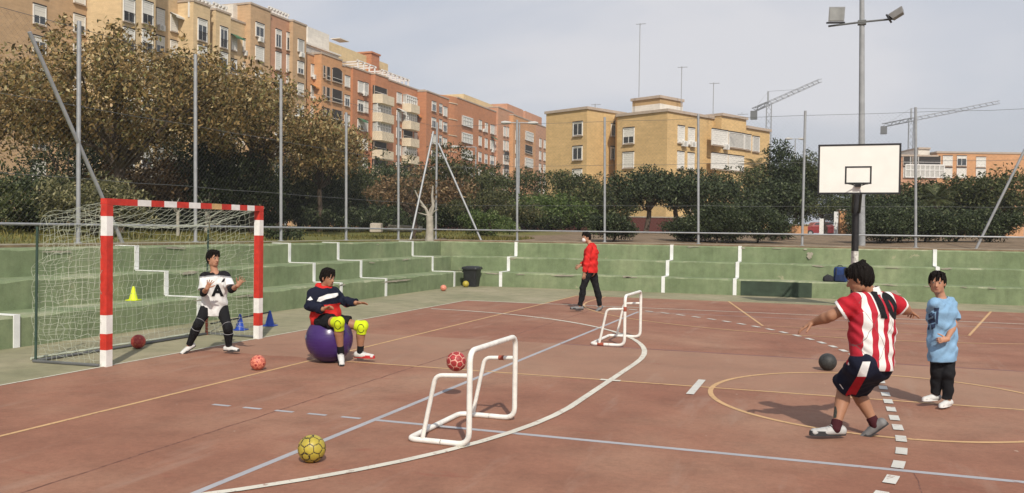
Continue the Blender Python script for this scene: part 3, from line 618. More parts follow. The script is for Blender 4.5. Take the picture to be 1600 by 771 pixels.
nrm = -dl; E1 = B_+nrm*1.1; LR2 = line(E1, dr); E2 = hit(LR2, 1163); E3 = hit(LR2, 1200)
zr2 = pz(E1, 1112, 179); foot('wall', [E1, E2, E2+dl*15, E1+dl*15], zr2, 'must'); foot('wall', [E2+dr*.05, E3, E3+dl*15, E2+dr*.05+dl*15], zr2-1.0, 'must')
P2 = at(915, 361, 106); P2.z = 0; LR3 = line(P2, dr); LL3 = (P2, -dl); A2 = hit(LL3, 851); B2 = hit(LR3, 974)
foot('wall', [P2, B2, B2+(A2-P2), A2], pz(P2, 915, 168.5), 'must')
# stair tower on top
Pt = at(1028, 361, 106); Pt.z = 0; zt = pz(Pt, 1028, 151); a_ = hit((Pt, -dl), 985); c_ = hit(line(Pt, dr), 1063)
foot('stair_tower', [Pt, c_, c_+(a_-Pt), a_], zt, 'mustd', z0=zr); b = MB(); cc_ = (c_+a_)/2; o = [cc_+(p-cc_)*1.01 for p in (Pt, c_, c_+(a_-Pt), a_)]; b.prism([(p.x, p.y) for p in o], zr, zr+1.6); part('tower_base', b, BR['pale'], bM)
for px, py, k in ((980.5, 213, 'h'), (980.5, 251, 's')): wins(bM, LL, px, py, 1, 1.5, 1.7, k)
for px, py, k in ((901, 202, 'o'), (901, 240, 'o'), (901, 276, 'h')): wins(bM, (P2, -dl), px, py, 1, 1.4, 1.5, k)
for px, py, k in ((1061, 211, 's'), (1077, 214, 's'), (1061, 251, 's'), (1077, 253, 's')): wins(bM, LR, px, py, 1, 1.1, 1.8, k)
for px, py, w_, k in ((1121.5, 216, 3.2, 's'), (1147.5, 220, 3.2, 'g'), (1165, 223, 1.3, 'g'), (1178, 226, 1.4, 'g'), (1121.5, 253, 3.2, 's'), (1147.5, 256, 3.2, 's')): wins(bM, LR2, px, py, 1, w_, 1.7, k)
for px, py, in ((955, 204), (955, 240)): wins(bM, LR3, px, py, 1, .6, 1.4, 'o')
for px, py, L in ((1065, 225, LR), (1078, 226, LR), (1130, 230, LR2)):
    b = MB(); b.box((-.42, -.4, -.32), (.42, 0, .32), 0); b.lathe([(.24, -.01), (.24, .01), (0, .01)], (0, 0, 0), 12, 1); v = [Vector(q) for q in b.v]
    b2 = MB(); b2.box((-.42, -.4, -.32), (.42, 0, .32), 0); b2.tube([(-.1, -.41, 0), (-.1, -.43, 0)], .24, 1, 14)
    o = mesh_obj('air_conditioner', b2.v, b2.f, [MT['frame'], MT['shutg']], None, b2.m); me = o.data; bpy.data.objects.remove(o); p = hit(L, px); place(bM, me, p, zat(p, px, py), L, 'air_conditioner')
def antenna(px, ytop, D, z0, label):
    P = at(px, 361, D); zt = CAM[2]+ray(px, ytop)[2]*D; r = thing('roof_antenna', label, 'antenna', (P.x, P.y, z0), 'antennas on the mustard roof'); b = MB(); b.tube([(P.x, P.y, z0), (P.x, P.y, zt)], .05, 0, 6); part('mast', b, MT['galv'], r)
    b = MB(); b.tube([(P.x-.5, P.y, zt-.1), (P.x+.7, P.y, zt-.1)], .03, 0, 5)
    for k in range(5): b.tube([(P.x-.4+k*.25, P.y-.3, zt-.1), (P.x-.4+k*.25, P.y+.3, zt-.1)], .015, 0, 4)
    part('aerial', b, MT['galv'], r)
antenna(995, 38, 107, zt, 'tallest antenna mast, rising from the stair tower of the mustard roof'); antenna(1061, 105, 107, zr, 'thin antenna just right of the stair tower on the mustard roof'); antenna(1111, 130, 104, zr, 'shorter antenna near the middle of the mustard roof')
antenna(927, 163, 108, zr, 'very small aerial on the left wing of the mustard roof'); antenna(1156, 178, 104, zr2, 'small aerial at the right part of the mustard roof')
rq = random.Random(21); AW = [mat('awning_green', (.06, .16, .08), .8, .1, 3), mat('awning_orange', (.5, .22, .06), .8, .1, 3), mat('awning_white', (.6, .58, .52), .8, .1, 3)]
for root, px, py, pr in ((bA, 248, 44, 0), (bA, 381, 84, .2), (bA, 403, 62, 1), (bA, 467, 86, 1.2), (bB, 488, 121, 0), (bB, 488, 155, 0), (bC, 566, 147, 0), (bC, 628, 163, 0), (bC, 655, 200, 0), (bD, 753, 204, 0), (bD, 767, 236, 0)):
    p = hit(FX(pr), px); place(root, me, p, zat(p, px, py), FX(pr), 'air_conditioner')
for root, px, py, pr, k in ((bA, 363, 60, .2, 0), (bA, 271, 28, 0, 2), (bB, 488, 138, 0, 1), (bC, 561, 190, 0, 0), (bC, 649, 183, 0, 1), (bC, 621, 174, 0, 2), (bD, 767, 217, 0, 0)):
    L = FX(pr); p = hit(L, px); b = MB(); z = zat(p, px, py); b.raw([(p.x+.05, p.y-.9, z+.5), (p.x+.05, p.y+.9, z+.5), (p.x+1.0, p.y+.9, z), (p.x+1.0, p.y-.9, z), (p.x+1.0, p.y-.9, z-.2), (p.x+1.0, p.y+.9, z-.2)], [(0, 3, 2, 1), (3, 4, 5, 2)]); part('awning', b, AW[k], root)
# far right building
bR = thing('apartment_building', 'distant salmon apartment building with white terrace arches behind the backboard', 'building', tuple(at(1450, 361, 160))[:2]+(1,))
Q = at(1404, 361, 160); Q.z = 0; LQ = line(Q, Vector((Rv[0], Rv[1], 0))); bk = Vector((Fv[0], Fv[1], 0))
def qseg(px0, px1, top, off, m, nm='wall'):
    L = line(Q+bk*off, LQ[1]); a = hit(L, px0); c = hit(L, px1); foot(nm, [a, c, c+bk*10, a+bk*10], zat(a, px0, top), m, bR); return L
L_ = qseg(1402, 1462, 243, 0, 'ored'); qseg(1462, 1600, 238, 2, 'orange'); qseg(1432, 1450, 232, 4, 'shade' if False else 'pale', 'roof_room')
for px, py, k, w_ in ((1416, 251, 'L', 1.6), (1426, 251, 's', 1.4), (1445, 251, 'L', 5), (1478, 252, 's', 1.6), (1500, 252, 'q', 1.6), (1530, 254, 's', 1.6), (1478, 271, 's', 1.6), (1500, 271, 's', 1.6), (1530, 272, 's', 1.6), (1416, 270, 's', 1.4)): wins(bR, L_ if px < 1460 else line(Q+bk*2, LQ[1]), px, py, 1, w_, 1.7, k)
wins(bR, L_, 1442, 268, 1, 7, 2.2, 'G')
# cranes
def lattice(mb, a, c, wd, r=.09, cell=2.2):
    a = Vector(a); c = Vector(c); d = (c-a).normalized(); h = Vector((0, 0, 1)) if abs(d.z) < .9 else Vector((1, 0, 0)); u = d.cross(h).normalized()*wd/2; v = d.cross(u).normalized()*wd/2; n = max(2, int((c-a).length/cell))
    cs = [u+v, u-v, -u-v, -u+v]
    for q in cs: mb.tube([a+q, c+q], r, 0, 4)
    for i in range(n):
        p = a.lerp(c, i/n); q = a.lerp(c, (i+1)/n)
        for k in range(4): s_, t_ = (cs[k], cs[(k+1) % 4]) if i % 2 else (cs[(k+1) % 4], cs[k]); mb.tube([p+s_, q+t_], r*.6, 0, 3, False)
def crane(px, D, ytop, jl, jr, label):
    P = at(px, 361, D); z = CAM[2]+ray(px, ytop)[2]*D; r = thing('tower_crane', label, 'crane', (P.x, P.y, 0), 'distant tower cranes')
    b = MB(); lattice(b, (P.x, P.y, 0), (P.x, P.y, z), 1.5, .13); part('mast', b, MT['galv'], r)
    a = at(jl[0], jl[1], D); c = at(jr[0], jr[1], D*1.12); m_ = a.lerp(c, (px-jl[0])/(jr[0]-jl[0])); b = MB(); lattice(b, m_, c, 1.1, .10, 2.); part('jib', b, MT['galv'], r)
    b = MB(); lattice(b, m_, a, 1.1, .14, 2.); b.box((a.x-1, a.y-1, a.z-3), (a.x+1, a.y+1, a.z-.4)); part('counter_jib', b, MT['wire'], r)
    b = MB(); top = Vector((m_.x, m_.y, m_.z+4)); b.tube([m_, top], .3, 0, 5); b.tube([top, m_.lerp(c, .6)], .06, 0, 4); b.tube([top, a], .06, 0, 4); part('tie_bars', b, MT['galv'], r)
crane(1198, 280, 163, (1178, 172), (1282, 126), 'tower crane with a raised jib rising behind the right end of the mustard building'); crane(1420, 300, 188, (1381, 196), (1560, 160), 'tower crane to the right of the backboard above the salmon building')
# street lamps
def lamp(px, ytop, D, arm, label, z0=1.6, dbl=False):
    P = at(px, 361, D); z = CAM[2]+ray(px, ytop)[2]*D; r = thing('street_lamp', label, 'street lamp', (P.x, P.y, z0), 'street lamps in the park'); b = MB(); b.tube([(P.x, P.y, z0), (P.x, P.y, z)], [.07, .045], 0, 8); part('pole', b, MT['galv'], r, True)
    for s in ((arm,) if not dbl else (arm, -arm)):
        e = Vector((P.x, P.y, z-.02))+Vector(R0)*s; b = MB(); b.tube([(P.x, P.y, z-.02), e], .03, 0, 6); part('arm', b, MT['galv'], r)
        b = MB(); b.tube([e-Vector(R0)*.1*np.sign(s), e+Vector(R0)*.3*np.sign(s), e+Vector(R0)*.5*np.sign(s)], [.06, .11, .05], 0, 8); part('lamp_head', b, MT['shutg'], r, True)
lamp(742, 230, 58, -1.2, 'thin grey street lamp standing above the trees, in front of the red brick block'); lamp(809.5, 192, 52, .6, 'street lamp with two short arms right behind a fence pole', dbl=True)
lamp(1240, 217, 75, .35, 'small distant street lamp between the tall dark tree tops', dbl=True); lamp(446, 182, 48, -.4, 'street lamp half lost in the autumn foliage on the left', dbl=True)

# ------------------------------------------------------------------ trees
def leafmat(name, stops, trans=.25):
    m, n, b = nodes(name); g = n.nodes.new('ShaderNodeNewGeometry'); r = n.nodes.new('ShaderNodeValToRGB'); e = r.color_ramp.elements
    while len(e) < len(stops): e.new(.5)
    for i, (p, c) in enumerate(stops): e[i].position = p; e[i].color = (*c, 1)
    n.links.new(g.outputs['Random Per Island'], r.inputs['Fac']); b.inputs['Roughness'].default_value = .55; b.inputs['Specular IOR Level'].default_value = .25
    n.links.new(r.outputs['Color'], b.inputs['Base Color']); t = n.nodes.new('ShaderNodeBsdfTranslucent'); n.links.new(r.outputs['Color'], t.inputs['Color'])
    x = n.nodes.new('ShaderNodeMixShader'); x.inputs[0].default_value = trans; n.links.new(b.outputs[0], x.inputs[1]); n.links.new(t.outputs[0], x.inputs[2]); n.links.new(x.outputs[0], n.nodes['Material Output'].inputs['Surface']); return m
LM = {'autumn': leafmat('leaves_autumn', [(0, (.035, .026, .012)), (.2, (.13, .10, .038)), (.42, (.30, .20, .08)), (.68, (.52, .35, .15)), (.84, (.16, .17, .05)), (1, (.74, .60, .33))], .4),
      'dark': leafmat('leaves_dark', [(0, (.012, .018, .008)), (.5, (.042, .060, .023)), (.85, (.080, .104, .042)), (1, (.17, .19, .10))], .25),
      'green': leafmat('leaves_green', [(0, (.024, .032, .011)), (.5, (.068, .085, .030)), (.85, (.125, .14, .052)), (1, (.22, .22, .10))], .3),
      'olive': leafmat('leaves_olive', [(0, (.03, .036, .014)), (.5, (.072, .08, .03)), (.85, (.12, .12, .045)), (1, (.2, .17, .08))], .25),
      'brown': leafmat('leaves_brown', [(0, (.05, .035, .018)), (.5, (.17, .105, .052)), (.85, (.28, .18, .09)), (1, (.4, .3, .17))], .25),
      'bright': leafmat('leaves_bright', [(0, (.035, .06, .015)), (.5, (.08, .125, .03)), (.85, (.14, .19, .05)), (1, (.3, .33, .16))], .3),
      'varieg': leafmat('leaves_pale', [(0, (.04, .045, .02)), (.5, (.12, .12, .05)), (.8, (.26, .24, .11)), (1, (.42, .38, .22))], .3)}
def leaf_mesh(name, cent, rad, nper, size, rng, mat_, parent, flat=.75, droop=0.):
    cent = np.asarray(cent); k = len(cent); ra = np.asarray(rad); cnt = np.maximum(6, (nper*np.minimum(1.6, (ra/np.max(ra)*1.25)**2.0))).astype(int); NN = int(cnt.sum()); pos = np.repeat(cent, cnt, axis=0); rr = np.repeat(np.asarray(rad), cnt)[:, None]
    g = rng.normal(0, 1, (NN, 3)); g /= np.linalg.norm(g, axis=1, keepdims=True); g *= rng.random((NN, 1))**(.5); g[:, 2] *= flat
    pos = pos+g*rr; pos[:, 2] -= droop*rng.random(NN)
    N = len(pos); t = rng.normal(0, 1, (N, 3)); t /= np.linalg.norm(t, axis=1, keepdims=True); n = rng.normal(0, 1, (N, 3)); n[:, 2] = np.abs(n[:, 2])+.4; b = np.cross(t, n); b /= np.linalg.norm(b, axis=1, keepdims=True)
    L = size*(.6+.8*rng.random((N, 1))); W = L*.42
    V = np.stack([pos-t*L*.5, pos+b*W*.5-t*L*.05, pos+t*L*.5, pos-b*W*.5-t*L*.05], 1).reshape(-1, 3); F = np.arange(N*4).reshape(-1, 4)
    off = np.array(PLOC[parent.name]); me = bpy.data.meshes.new(name); V = V-off
    me.vertices.add(len(V)); me.vertices.foreach_set('co', V.astype(np.float32).ravel()); me.loops.add(N*4); me.loops.foreach_set('vertex_index', F.astype(np.int32).ravel())
    me.polygons.add(N); me.polygons.foreach_set('loop_start', (np.arange(N)*4).astype(np.int32)); me.polygons.foreach_set('loop_total', np.full(N, 4, dtype=np.int32)); me.materials.append(mat_); me.update(); me.validate()
    o = bpy.data.objects.new(name, me); C.objects.link(o); o.parent = parent; return o
def wig(a, b_, n, amp, rn):
    a = Vector(a); b_ = Vector(b_); return [a.lerp(b_, i/n)+Vector((rn.gauss(0, amp), rn.gauss(0, amp), rn.gauss(0, amp*.6)))*(1 if 0 < i < n else 0) for i in range(n+1)]
def tree(px, D, top, rx, kind, label, bot=None, ncl=40, nper=260, size=.15, clr=.9, group=None, trunk=.16, bark='bark', seed=None, fork=.35, rz=None, shell=.55, name='tree', droop=0., ry=None):
    global tseed; tseed += 1; rn = random.Random(seed or tseed); rg = np.random.default_rng(seed or tseed)
    P = at(px, 361, D); zb = h_park(P.x, P.y) if (P.x < -4.2 or P.y > 16.9) else 0; zt = CAM[2]+ray(px, top)[2]*D; H_ = zt-zb
    r = thing(name, label, 'tree' if name == 'tree' else 'bush', (P.x, P.y, zb), group)
    zlo = zb+H_*.3 if bot is None else CAM[2]+ray(px, bot)[2]*D; cz = (zt+zlo)/2; rz = (zt-zlo)/2; ry = ry or rx*.9
    cl = []
    while len(cl) < ncl:
        v = Vector((rn.uniform(-1, 1), rn.uniform(-1, 1), rn.uniform(-1, 1))); l = v.length
        if l > 1 or l < shell*rn.random(): continue
        w_ = 1+.22*math.sin(3*math.atan2(v.y, v.x)+tseed)+.12*math.sin(5*v.z+tseed*2)
        cl.append((P.x+v.x*(rx-clr*.4)*w_, P.y+v.y*(ry-clr*.4)*w_, cz+v.z*(rz-clr*.45)))
    rad = [clr*rn.uniform(.55, 1.25) for _ in cl]
    if clr > .45:
        for _ in range(int(ncl*.35)):
            a_ = rn.uniform(0, 6.28); q = rn.random()**.5; e_ = math.sqrt(max(0, 1-q*q)); cl.append((P.x+math.cos(a_)*q*rx*.95, P.y+math.sin(a_)*q*ry*.95, cz+rz*(e_*rn.uniform(.85, 1.12)))); rad.append(clr*rn.uniform(.18, .4))
    leaf_mesh('crown', cl, rad, nper, size, rg, LM[kind], r, droop=droop)
    b = MB(); fk = Vector((P.x+rn.gauss(0, .15), P.y+rn.gauss(0, .15), zb+max(.3, (zlo-zb)*.8+H_*.06)))
    b.tube(wig((P.x, P.y, zb-.1), fk, 4, .04, rn), [trunk*1.25, trunk*1.05, trunk, trunk*.95, trunk*.9], 0, 8)
    for q in rn.sample(cl, min(len(cl), 16 if rx > 3 else 9)):
        mid = fk.lerp(Vector(q), .45)+Vector((0, 0, .15*H_*.3)); p1 = wig(fk, mid, 3, .1, rn); p2 = wig(mid, q, 3, .12, rn)
        b.tube(p1+p2[1:], [trunk*.55, trunk*.48, trunk*.4, trunk*.32, trunk*.22, trunk*.14, trunk*.06], 0, 6)
    part('trunk', b, MT[bark], r, True); return r
tseed = 100
tree(185, 27, 52, 4.6, 'autumn', 'biggest autumn tree with brown and yellow foliage behind the handball goal', bot=262, ncl=135, nper=250, size=.145, clr=.74, trunk=.17, shell=.7)
tree(395, 31, 128, 3.2, 'autumn', 'brown leaved autumn tree above the right goalpost', bot=262, ncl=85, nper=210, size=.15, clr=.68, trunk=.12, shell=.7)
tree(500, 36, 190, 2.4, 'autumn', 'smaller thin autumn tree with arching branches left of the corner braces', bot=292, ncl=48, nper=190, size=.15, clr=.7, trunk=.10)
tree(-60, 27, 90, 4.5, 'autumn', 'autumn tree at the far left edge beyond the goal', bot=270, ncl=80, nper=200, size=.14, clr=.9)
tree(310, 33, 95, 2.6, 'olive', 'olive green tree between the two large autumn trees', bot=250, ncl=45, nper=220, size=.13, clr=.8)
tree(148, 21, 268, 1.5, 'varieg', 'pale variegated shrub behind the fence at left', bot=372, ncl=34, nper=260, size=.10, clr=.45, trunk=.05, name='shrub')
tree(60, 22, 262, 1.6, 'dark', 'dark shrub at the left beside the pale variegated one', bot=374, ncl=34, nper=260, size=.10, clr=.45, trunk=.05, name='shrub')
tree(-90, 20, 240, 2.2, 'green', 'large green shrub at the far left edge', bot=378, ncl=40, nper=260, size=.10, clr=.5, trunk=.05, name='shrub')
G1 = 'evergreen trees in the dense row behind the left fence'
for i, (px, D, top, rx, kd, lb) in enumerate([(120, 33, 190, 2.6, 'dark', 'dark evergreen under the big autumn tree at far left'), (225, 31, 235, 2.2, 'brown', 'russet low tree in the shade of the big autumn tree'), (290, 36, 205, 2.4, 'dark', 'dark evergreen behind the leftmost fence pole'),
    (350, 31, 212, 2.0, 'dark', 'dark pine with drooping foliage over the goal crossbar'), (415, 37, 240, 2.4, 'green', 'green evergreen right of the goal, next to the second fence pole'), (470, 38, 235, 2.2, 'dark', 'dark evergreen between the second and third fence poles'),
    (520, 40, 242, 2.2, 'green', 'green evergreen just left of the third fence pole'), (575, 42, 240, 2.3, 'dark', 'dark evergreen just right of the third fence pole'), (618, 44, 252, 2.0, 'green', 'round green tree behind the fourth fence pole')]):
    tree(px, D, top, rx, kd, lb, bot=352, ncl=55, nper=200, size=.14, clr=.75, group=G1, trunk=.12)
G2 = 'trees in the dense row behind the back fence'
for px, D, top, rx, kd, lb in [(688, 45, 222, 2.6, 'olive', 'tall olive tree directly behind the corner pole with two braces'), (738, 47, 248, 2.3, 'green', 'green tree in front of the rounded red block'), (785, 58, 260, 3.2, 'dark', 'dark tree right of the thin street lamp'), (835, 56, 262, 2.8, 'green', 'green tree at the foot of the far orange block'),
    (862, 44, 305, 1.9, 'bright', 'low lighter green tree left of the mustard building'), (905, 46, 268, 2.1, 'green', 'green tree in front of the left wing of the mustard building'), (948, 48, 282, 2.0, 'green', 'lower green tree between the two wings of the mustard building'), (1008, 42, 264, 1.9, 'dark', 'dark round tree with a visible trunk before the mustard corner'),
    (1062, 42, 268, 1.8, 'dark', 'dark tree under the paired shuttered windows'), (1108, 44, 262, 1.9, 'dark', 'dark tree behind the middle back fence pole'), (1160, 46, 262, 2.0, 'green', 'green tree with a palm rising behind it'), (1214, 47, 224, 1.15, 'dark', 'tall narrow dark tree at the right end of the mustard building'),
    (1240, 52, 243, 1.15, 'dark', 'narrow dark tree next to the leaning fence pole'), (1258, 52, 240, 1.2, 'green', 'slim green tree to the left of the backboard'), (1212, 42, 285, 1.5, 'dark', 'broad dark tree left of the white gate'), (1335, 52, 296, 1.7, 'green', 'green tree right behind the basketball pole'), (1290, 62, 282, 2.6, 'dark', 'dark tree beyond the white gate'),
    (1385, 42, 300, 1.9, 'dark', 'dark tree under the right edge of the backboard'), (1440, 43, 282, 1.7, 'green', 'green tree behind the rightmost fence pole'), (1500, 42, 275, 2.0, 'dark', 'dark tree at the right behind the boy in blue'), (1560, 40, 262, 2.2, 'green', 'green tree at the far right edge')]:
    tree(px, D, top, rx, kd, lb, bot=(328 if px in (1008, 1062) else 360 if px < 1190 or px > 1300 else 345), ncl=50, nper=200, size=.155, clr=.72, group=G2, trunk=.12)
tree(648, 31, 264, 1.9, 'brown', 'small rust brown tree between the fourth fence pole and the brace', bot=335, ncl=40, nper=130, size=.12, clr=.5, trunk=.09)
tree(742, 42, 292, 2.0, 'olive', 'low olive tree to the right of the corner braces', bot=345, ncl=36, nper=140, size=.12, clr=.55, trunk=.09)
tree(808, 40, 312, 1.5, 'olive', 'low olive shrub like tree behind the lamp and fence pole', bot=352, ncl=26, nper=140, size=.12, clr=.5, trunk=.08)
tree(762, 34, 326, 1.2, 'bright', 'leafy bright green bush behind the corner of the terrace', bot=378, ncl=40, nper=240, size=.09, clr=.3, trunk=.04, name='bush')
tree(955, 29, 330, .95, 'dark', 'rounded dark bush right behind the man in the red jacket', bot=378, ncl=40, nper=200, size=.09, clr=.3, trunk=.04, name='bush')
tree(450, 24, 352, .7, 'dark', 'low dark bush at the foot of the second fence pole', bot=376, ncl=20, nper=160, size=.08, clr=.3, trunk=.03, name='bush')
for px, D, top, rx, lb in ((1085, 30, 335, 1.1, 'dark rounded hedge shrub below the dark trees'), (1122, 29, 318, 1.2, 'wide dark shrub behind the middle of the back fence'), (1150, 29.5, 312, 1.4, 'dark shrub to the right of the middle fence pole'), (1185, 30, 318, 1.4, 'dark shrub left of the leaning fence pole'), (1378, 29.5, 318, 1.25, 'dark shrub behind the floodlight mast'), (1400, 30, 325, 1.4, 'dark shrub just left of the rightmost fence pole'), (1445, 30, 322, 1.4, 'dark shrub behind the rightmost fence pole'), (1490, 30, 330, 1.4, 'green shrub behind the boy in blue'), (1545, 30, 322, 1.2, 'shrub at the far right edge')):
    tree(px, D, top, rx, 'dark', lb, bot=379, ncl=70, nper=170, size=.085, clr=.36, trunk=.04, name='bush', group='shrubs behind the back fence')
for px, D, top, rx, lb in ((395, 35, 318, 2.0, 'dense dark shrub filling in under the autumn tree'), (500, 37, 318, 2.0, 'dense dark shrub below the third fence pole'), (575, 39, 318, 1.8, 'dense dark shrub left of the small brown tree'), (300, 33, 312, 2.0, 'dense dark shrub seen through the goal net'), (220, 30, 300, 1.8, 'dense shrub behind the goal crossbar'), (700, 43, 318, 1.9, 'dark shrub behind the pale trunk'), (640, 43, 312, 2.0, 'dark shrub behind the small brown tree'), (870, 44, 330, 2.0, 'dark low shrub in front of the low maroon wall'), (110, 30, 300, 2, 'dense dark shrub at the left under the big autumn tree')):
    tree(px, D, top, rx, 'dark', lb, bot=362, ncl=44, nper=200, size=.13, clr=.5, trunk=.05, name='bush', group='dense shrubs under the trees')
# bare pale tree
def bare(px, D, ytop, label, s=1.):
    P = at(px, 361, D); zb = h_park(P.x, P.y); rn = random.Random(px); r = thing('bare_tree', label, 'tree', (P.x, P.y, zb)); b = MB(); H_ = CAM[2]+ray(px, ytop)[2]*D-zb
    f = Vector((P.x, P.y, zb+H_*.5)); b.tube(wig((P.x, P.y, zb-.1), f, 3, .015, rn), [.16*s, .13*s, .12*s, .12*s], 0, 10)
    R3 = Vector(R0)
    for dx, dz, t in ((-.5, .85, .055), (.10, 1.0, .065), (-.3, .35, .04), (.28, .22, .04), (-.4, .1, .025), (.2, .6, .035)):
        e = f+R3*dx*s+Vector((0, 0, dz*s)); b.tube(wig(f-Vector((0, 0, .05)), e, 3, .05, rn), [t*s, t*.8*s, t*.6*s, t*.3*s], 0, 7)
    part('trunk', b, MT['palebark'], r, True)
bare(671, 29.2, 300, 'pale pruned tree trunk between the two corner braces'); bare(278, 24, 290, 'thin pale bare sapling seen above the goal crossbar', .35); bare(324, 30, 300, 'pale upright trunk seen behind the goal crossbar', .7)
bare(1088, 40, 320, 'pale forked trunk under the dark trees by the middle fence pole', .6)
# palms
def palm(px, D, ytop, trunkh, fl_, label, nfr=26, name='palm_tree', mt='olive', up=.5):
    P = at(px, 361, D); zb = h_park(P.x, P.y); zt = CAM[2]+ray(px, ytop)[2]*D; zc = zt-fl_*.55 if trunkh is None else zb+trunkh; rn = random.Random(px); r = thing(name, label, 'palm', (P.x, P.y, zb)); b = MB()
    b.tube([(P.x, P.y, zb-.1), (P.x+.05, P.y, (zb+zc)/2), (P.x, P.y, zc)], [.16, .13, .12], 0, 8); part('trunk', b, MT['bark'], r, True); b = MB()
    for i in range(nfr):
        a = rn.uniform(0, 2*math.pi); el = rn.uniform(-.3, 1.3); d = Vector((math.cos(a)*math.cos(el), math.sin(a)*math.cos(el), math.sin(el))); L = fl_*rn.uniform(.8, 1.1); s_ = Vector((-math.sin(a), math.cos(a), 0)); pts = []
        for k in range(8): t = k/7; pts.append(Vector((P.x, P.y, zc))+d*L*t+Vector((0, 0, -up*L*t*t)))
        for k in range(7):
            for q in range(3):
                t = q/3; p = pts[k].lerp(pts[k+1], t); dd = (pts[k+1]-pts[k]).normalized(); ll = fl_*.22*(1-abs((k+t)/7-.45)*1.1)
                for sg in (1, -1): e = p+s_*sg*ll+dd*ll*.6+Vector((0, 0, -ll*.2)); b.face([p-dd*.015, p+dd*.02, e])
    part('fronds', b, LM[mt], r)
palm(1180, 50, 240, None, 1.6, 'palm top rising above the trees in front of the mustard building', 34); palm(1462, 37, 290, None, 1.0, 'yucca like palm with dead skirt behind the rightmost fence pole', 40, mt='green', up=.3)
palm(1226, 33, 345, .25, .5, 'low dark spiky plant at the foot of the leaning fence pole', 30, 'spiky_plant', 'dark', .2); palm(1214, 32, 350, .2, .4, 'smaller spiky plant left of the leaning fence pole', 24, 'spiky_plant', 'dark', .2)
# park furniture: wall, gate, car, stones
def lwall(px0, px1, D, y0, name, label, m, th=.25):
    a = at(px0, 361, D); c = at(px1, 361, D); zt = CAM[2]+ray((px0+px1)/2, y0)[2]*D; zb = 1.3; b = MB(); n = Vector((Fv[0], Fv[1], 0)).normalized()*th
    b.prism([(a.x, a.y), (c.x, c.y), (c.x+n.x, c.y+n.y), (a.x+n.x, a.y+n.y)], zb, zt); cp = MB(); e = (c-a).normalized()*.05; k = n*.15
    r = thing(name, label, 'wall', (a.x, a.y, zb)); part('wall', b, m, r); cp.prism([(a.x-e.x-k.x, a.y-e.y-k.y), (c.x+e.x-k.x, c.y+e.y-k.y), (c.x+e.x+n.x+k.x, c.y+e.y+n.y+k.y), (a.x-e.x+n.x+k.x, a.y-e.y+n.y+k.y)], zt, zt+.06); part('coping', cp, MT['conc'], r); return r
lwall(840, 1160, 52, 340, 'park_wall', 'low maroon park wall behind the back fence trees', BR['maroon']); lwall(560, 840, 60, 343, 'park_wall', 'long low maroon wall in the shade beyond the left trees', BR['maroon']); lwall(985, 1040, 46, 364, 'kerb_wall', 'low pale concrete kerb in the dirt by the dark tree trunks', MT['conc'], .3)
lwall(1312, 1322, 44, 329, 'brick_pier', 'orange brick pier to the right of the white gate', BR['orange'], .35); lwall(1205, 1262, 44, 352, 'brick_wall', 'low orange brick wall left of the white gate', BR['orange'], .3); lwall(1322, 1345, 44, 350, 'brick_wall', 'low orange brick wall between pier and basketball pole', BR['orange'], .3)
gt = thing('white_gate', 'white framed metal gate standing open to a street with a red car behind', 'gate', tuple(at(1290, 361, 44))[:2]+(1.6,)); zb = 1.55
for px in (1283.5, 1306): p = at(px, 361, 44); z1 = CAM[2]+ray(px, 331 if px > 1300 else 342)[2]*44; b = MB(); b.box((p.x-.1, p.y-.1, zb), (p.x+.1, p.y+.1, z1)); part('gate_post', b, MT['white'], gt)
b = MB(); p0 = at(1287, 361, 44); p1 = at(1303, 361, 44); z1 = CAM[2]+ray(1290, 333)[2]*44
for i in range(9): q = p0.lerp(p1, i/8); b.tube([(q.x, q.y, zb+.1), (q.x, q.y, z1-.05)], .014, 0, 5)
for z in (zb+.12, zb+.75, z1-.08): b.tube([(p0.x, p0.y, z), (p1.x, p1.y, z)], .025, 0, 5)
part('gate_bars', b, MT['blackm'], gt)
def car(px, D, label):
    P = at(px, 361, D); P.z = 1.55; r = thing('parked_car', label, 'car', tuple(P)); T = Matrix.Translation(P) @ Matrix.Rotation(math.atan2(R0[1], R0[0]), 4, 'Z'); cp = mat('car_red', (.22, .018, .02), .35, .05, 2, spec=.6)
    prof = [(-2.05, .35), (-2.1, .75), (-1.75, .95), (-1.2, 1.0), (-.75, 1.42), (.55, 1.45), (1.15, 1.0), (1.85, .9), (2.1, .7), (2.08, .35)]; b = MB(); n = len(prof)
    vs = [T @ Vector((x, -.82+(.1 if z > 1.1 else 0), z)) for x, z in prof]+[T @ Vector((x, .82-(.1 if z > 1.1 else 0), z)) for x, z in prof]; b.raw(vs, [tuple(range(n)), tuple(range(2*n-1, n-1, -1))]+[(i, n+i, n+(i+1) % n, (i+1) % n) for i in range(n)]); part('body', b, cp, r)
    for s in (-1, 1):
        b = MB(); y = s*.80; b.raw([T @ Vector(v) for v in ((-1.05, y, 1.03), (1.0, y, 1.03), (.5, y-s*.04, 1.36), (-.7, y-s*.04, 1.36))], [(0, 1, 2, 3)]); part('side_window', b, MT['glass'], r)
        for x in (-1.3, 1.3): b = MB(); b.tube([T @ Vector((x, s*.66, .32)), T @ Vector((x, s*.86, .32))], .32, 0, 18); w_ = part('wheel', b, MT['blackm'], r); b = MB(); b.tube([T @ Vector((x, s*.87, .32)), T @ Vector((x, s*.88, .32))], .18, 0, 12); part('rim', b, MT['galv'], w_)
car(1282, 88, 'red car parked behind the white gate')
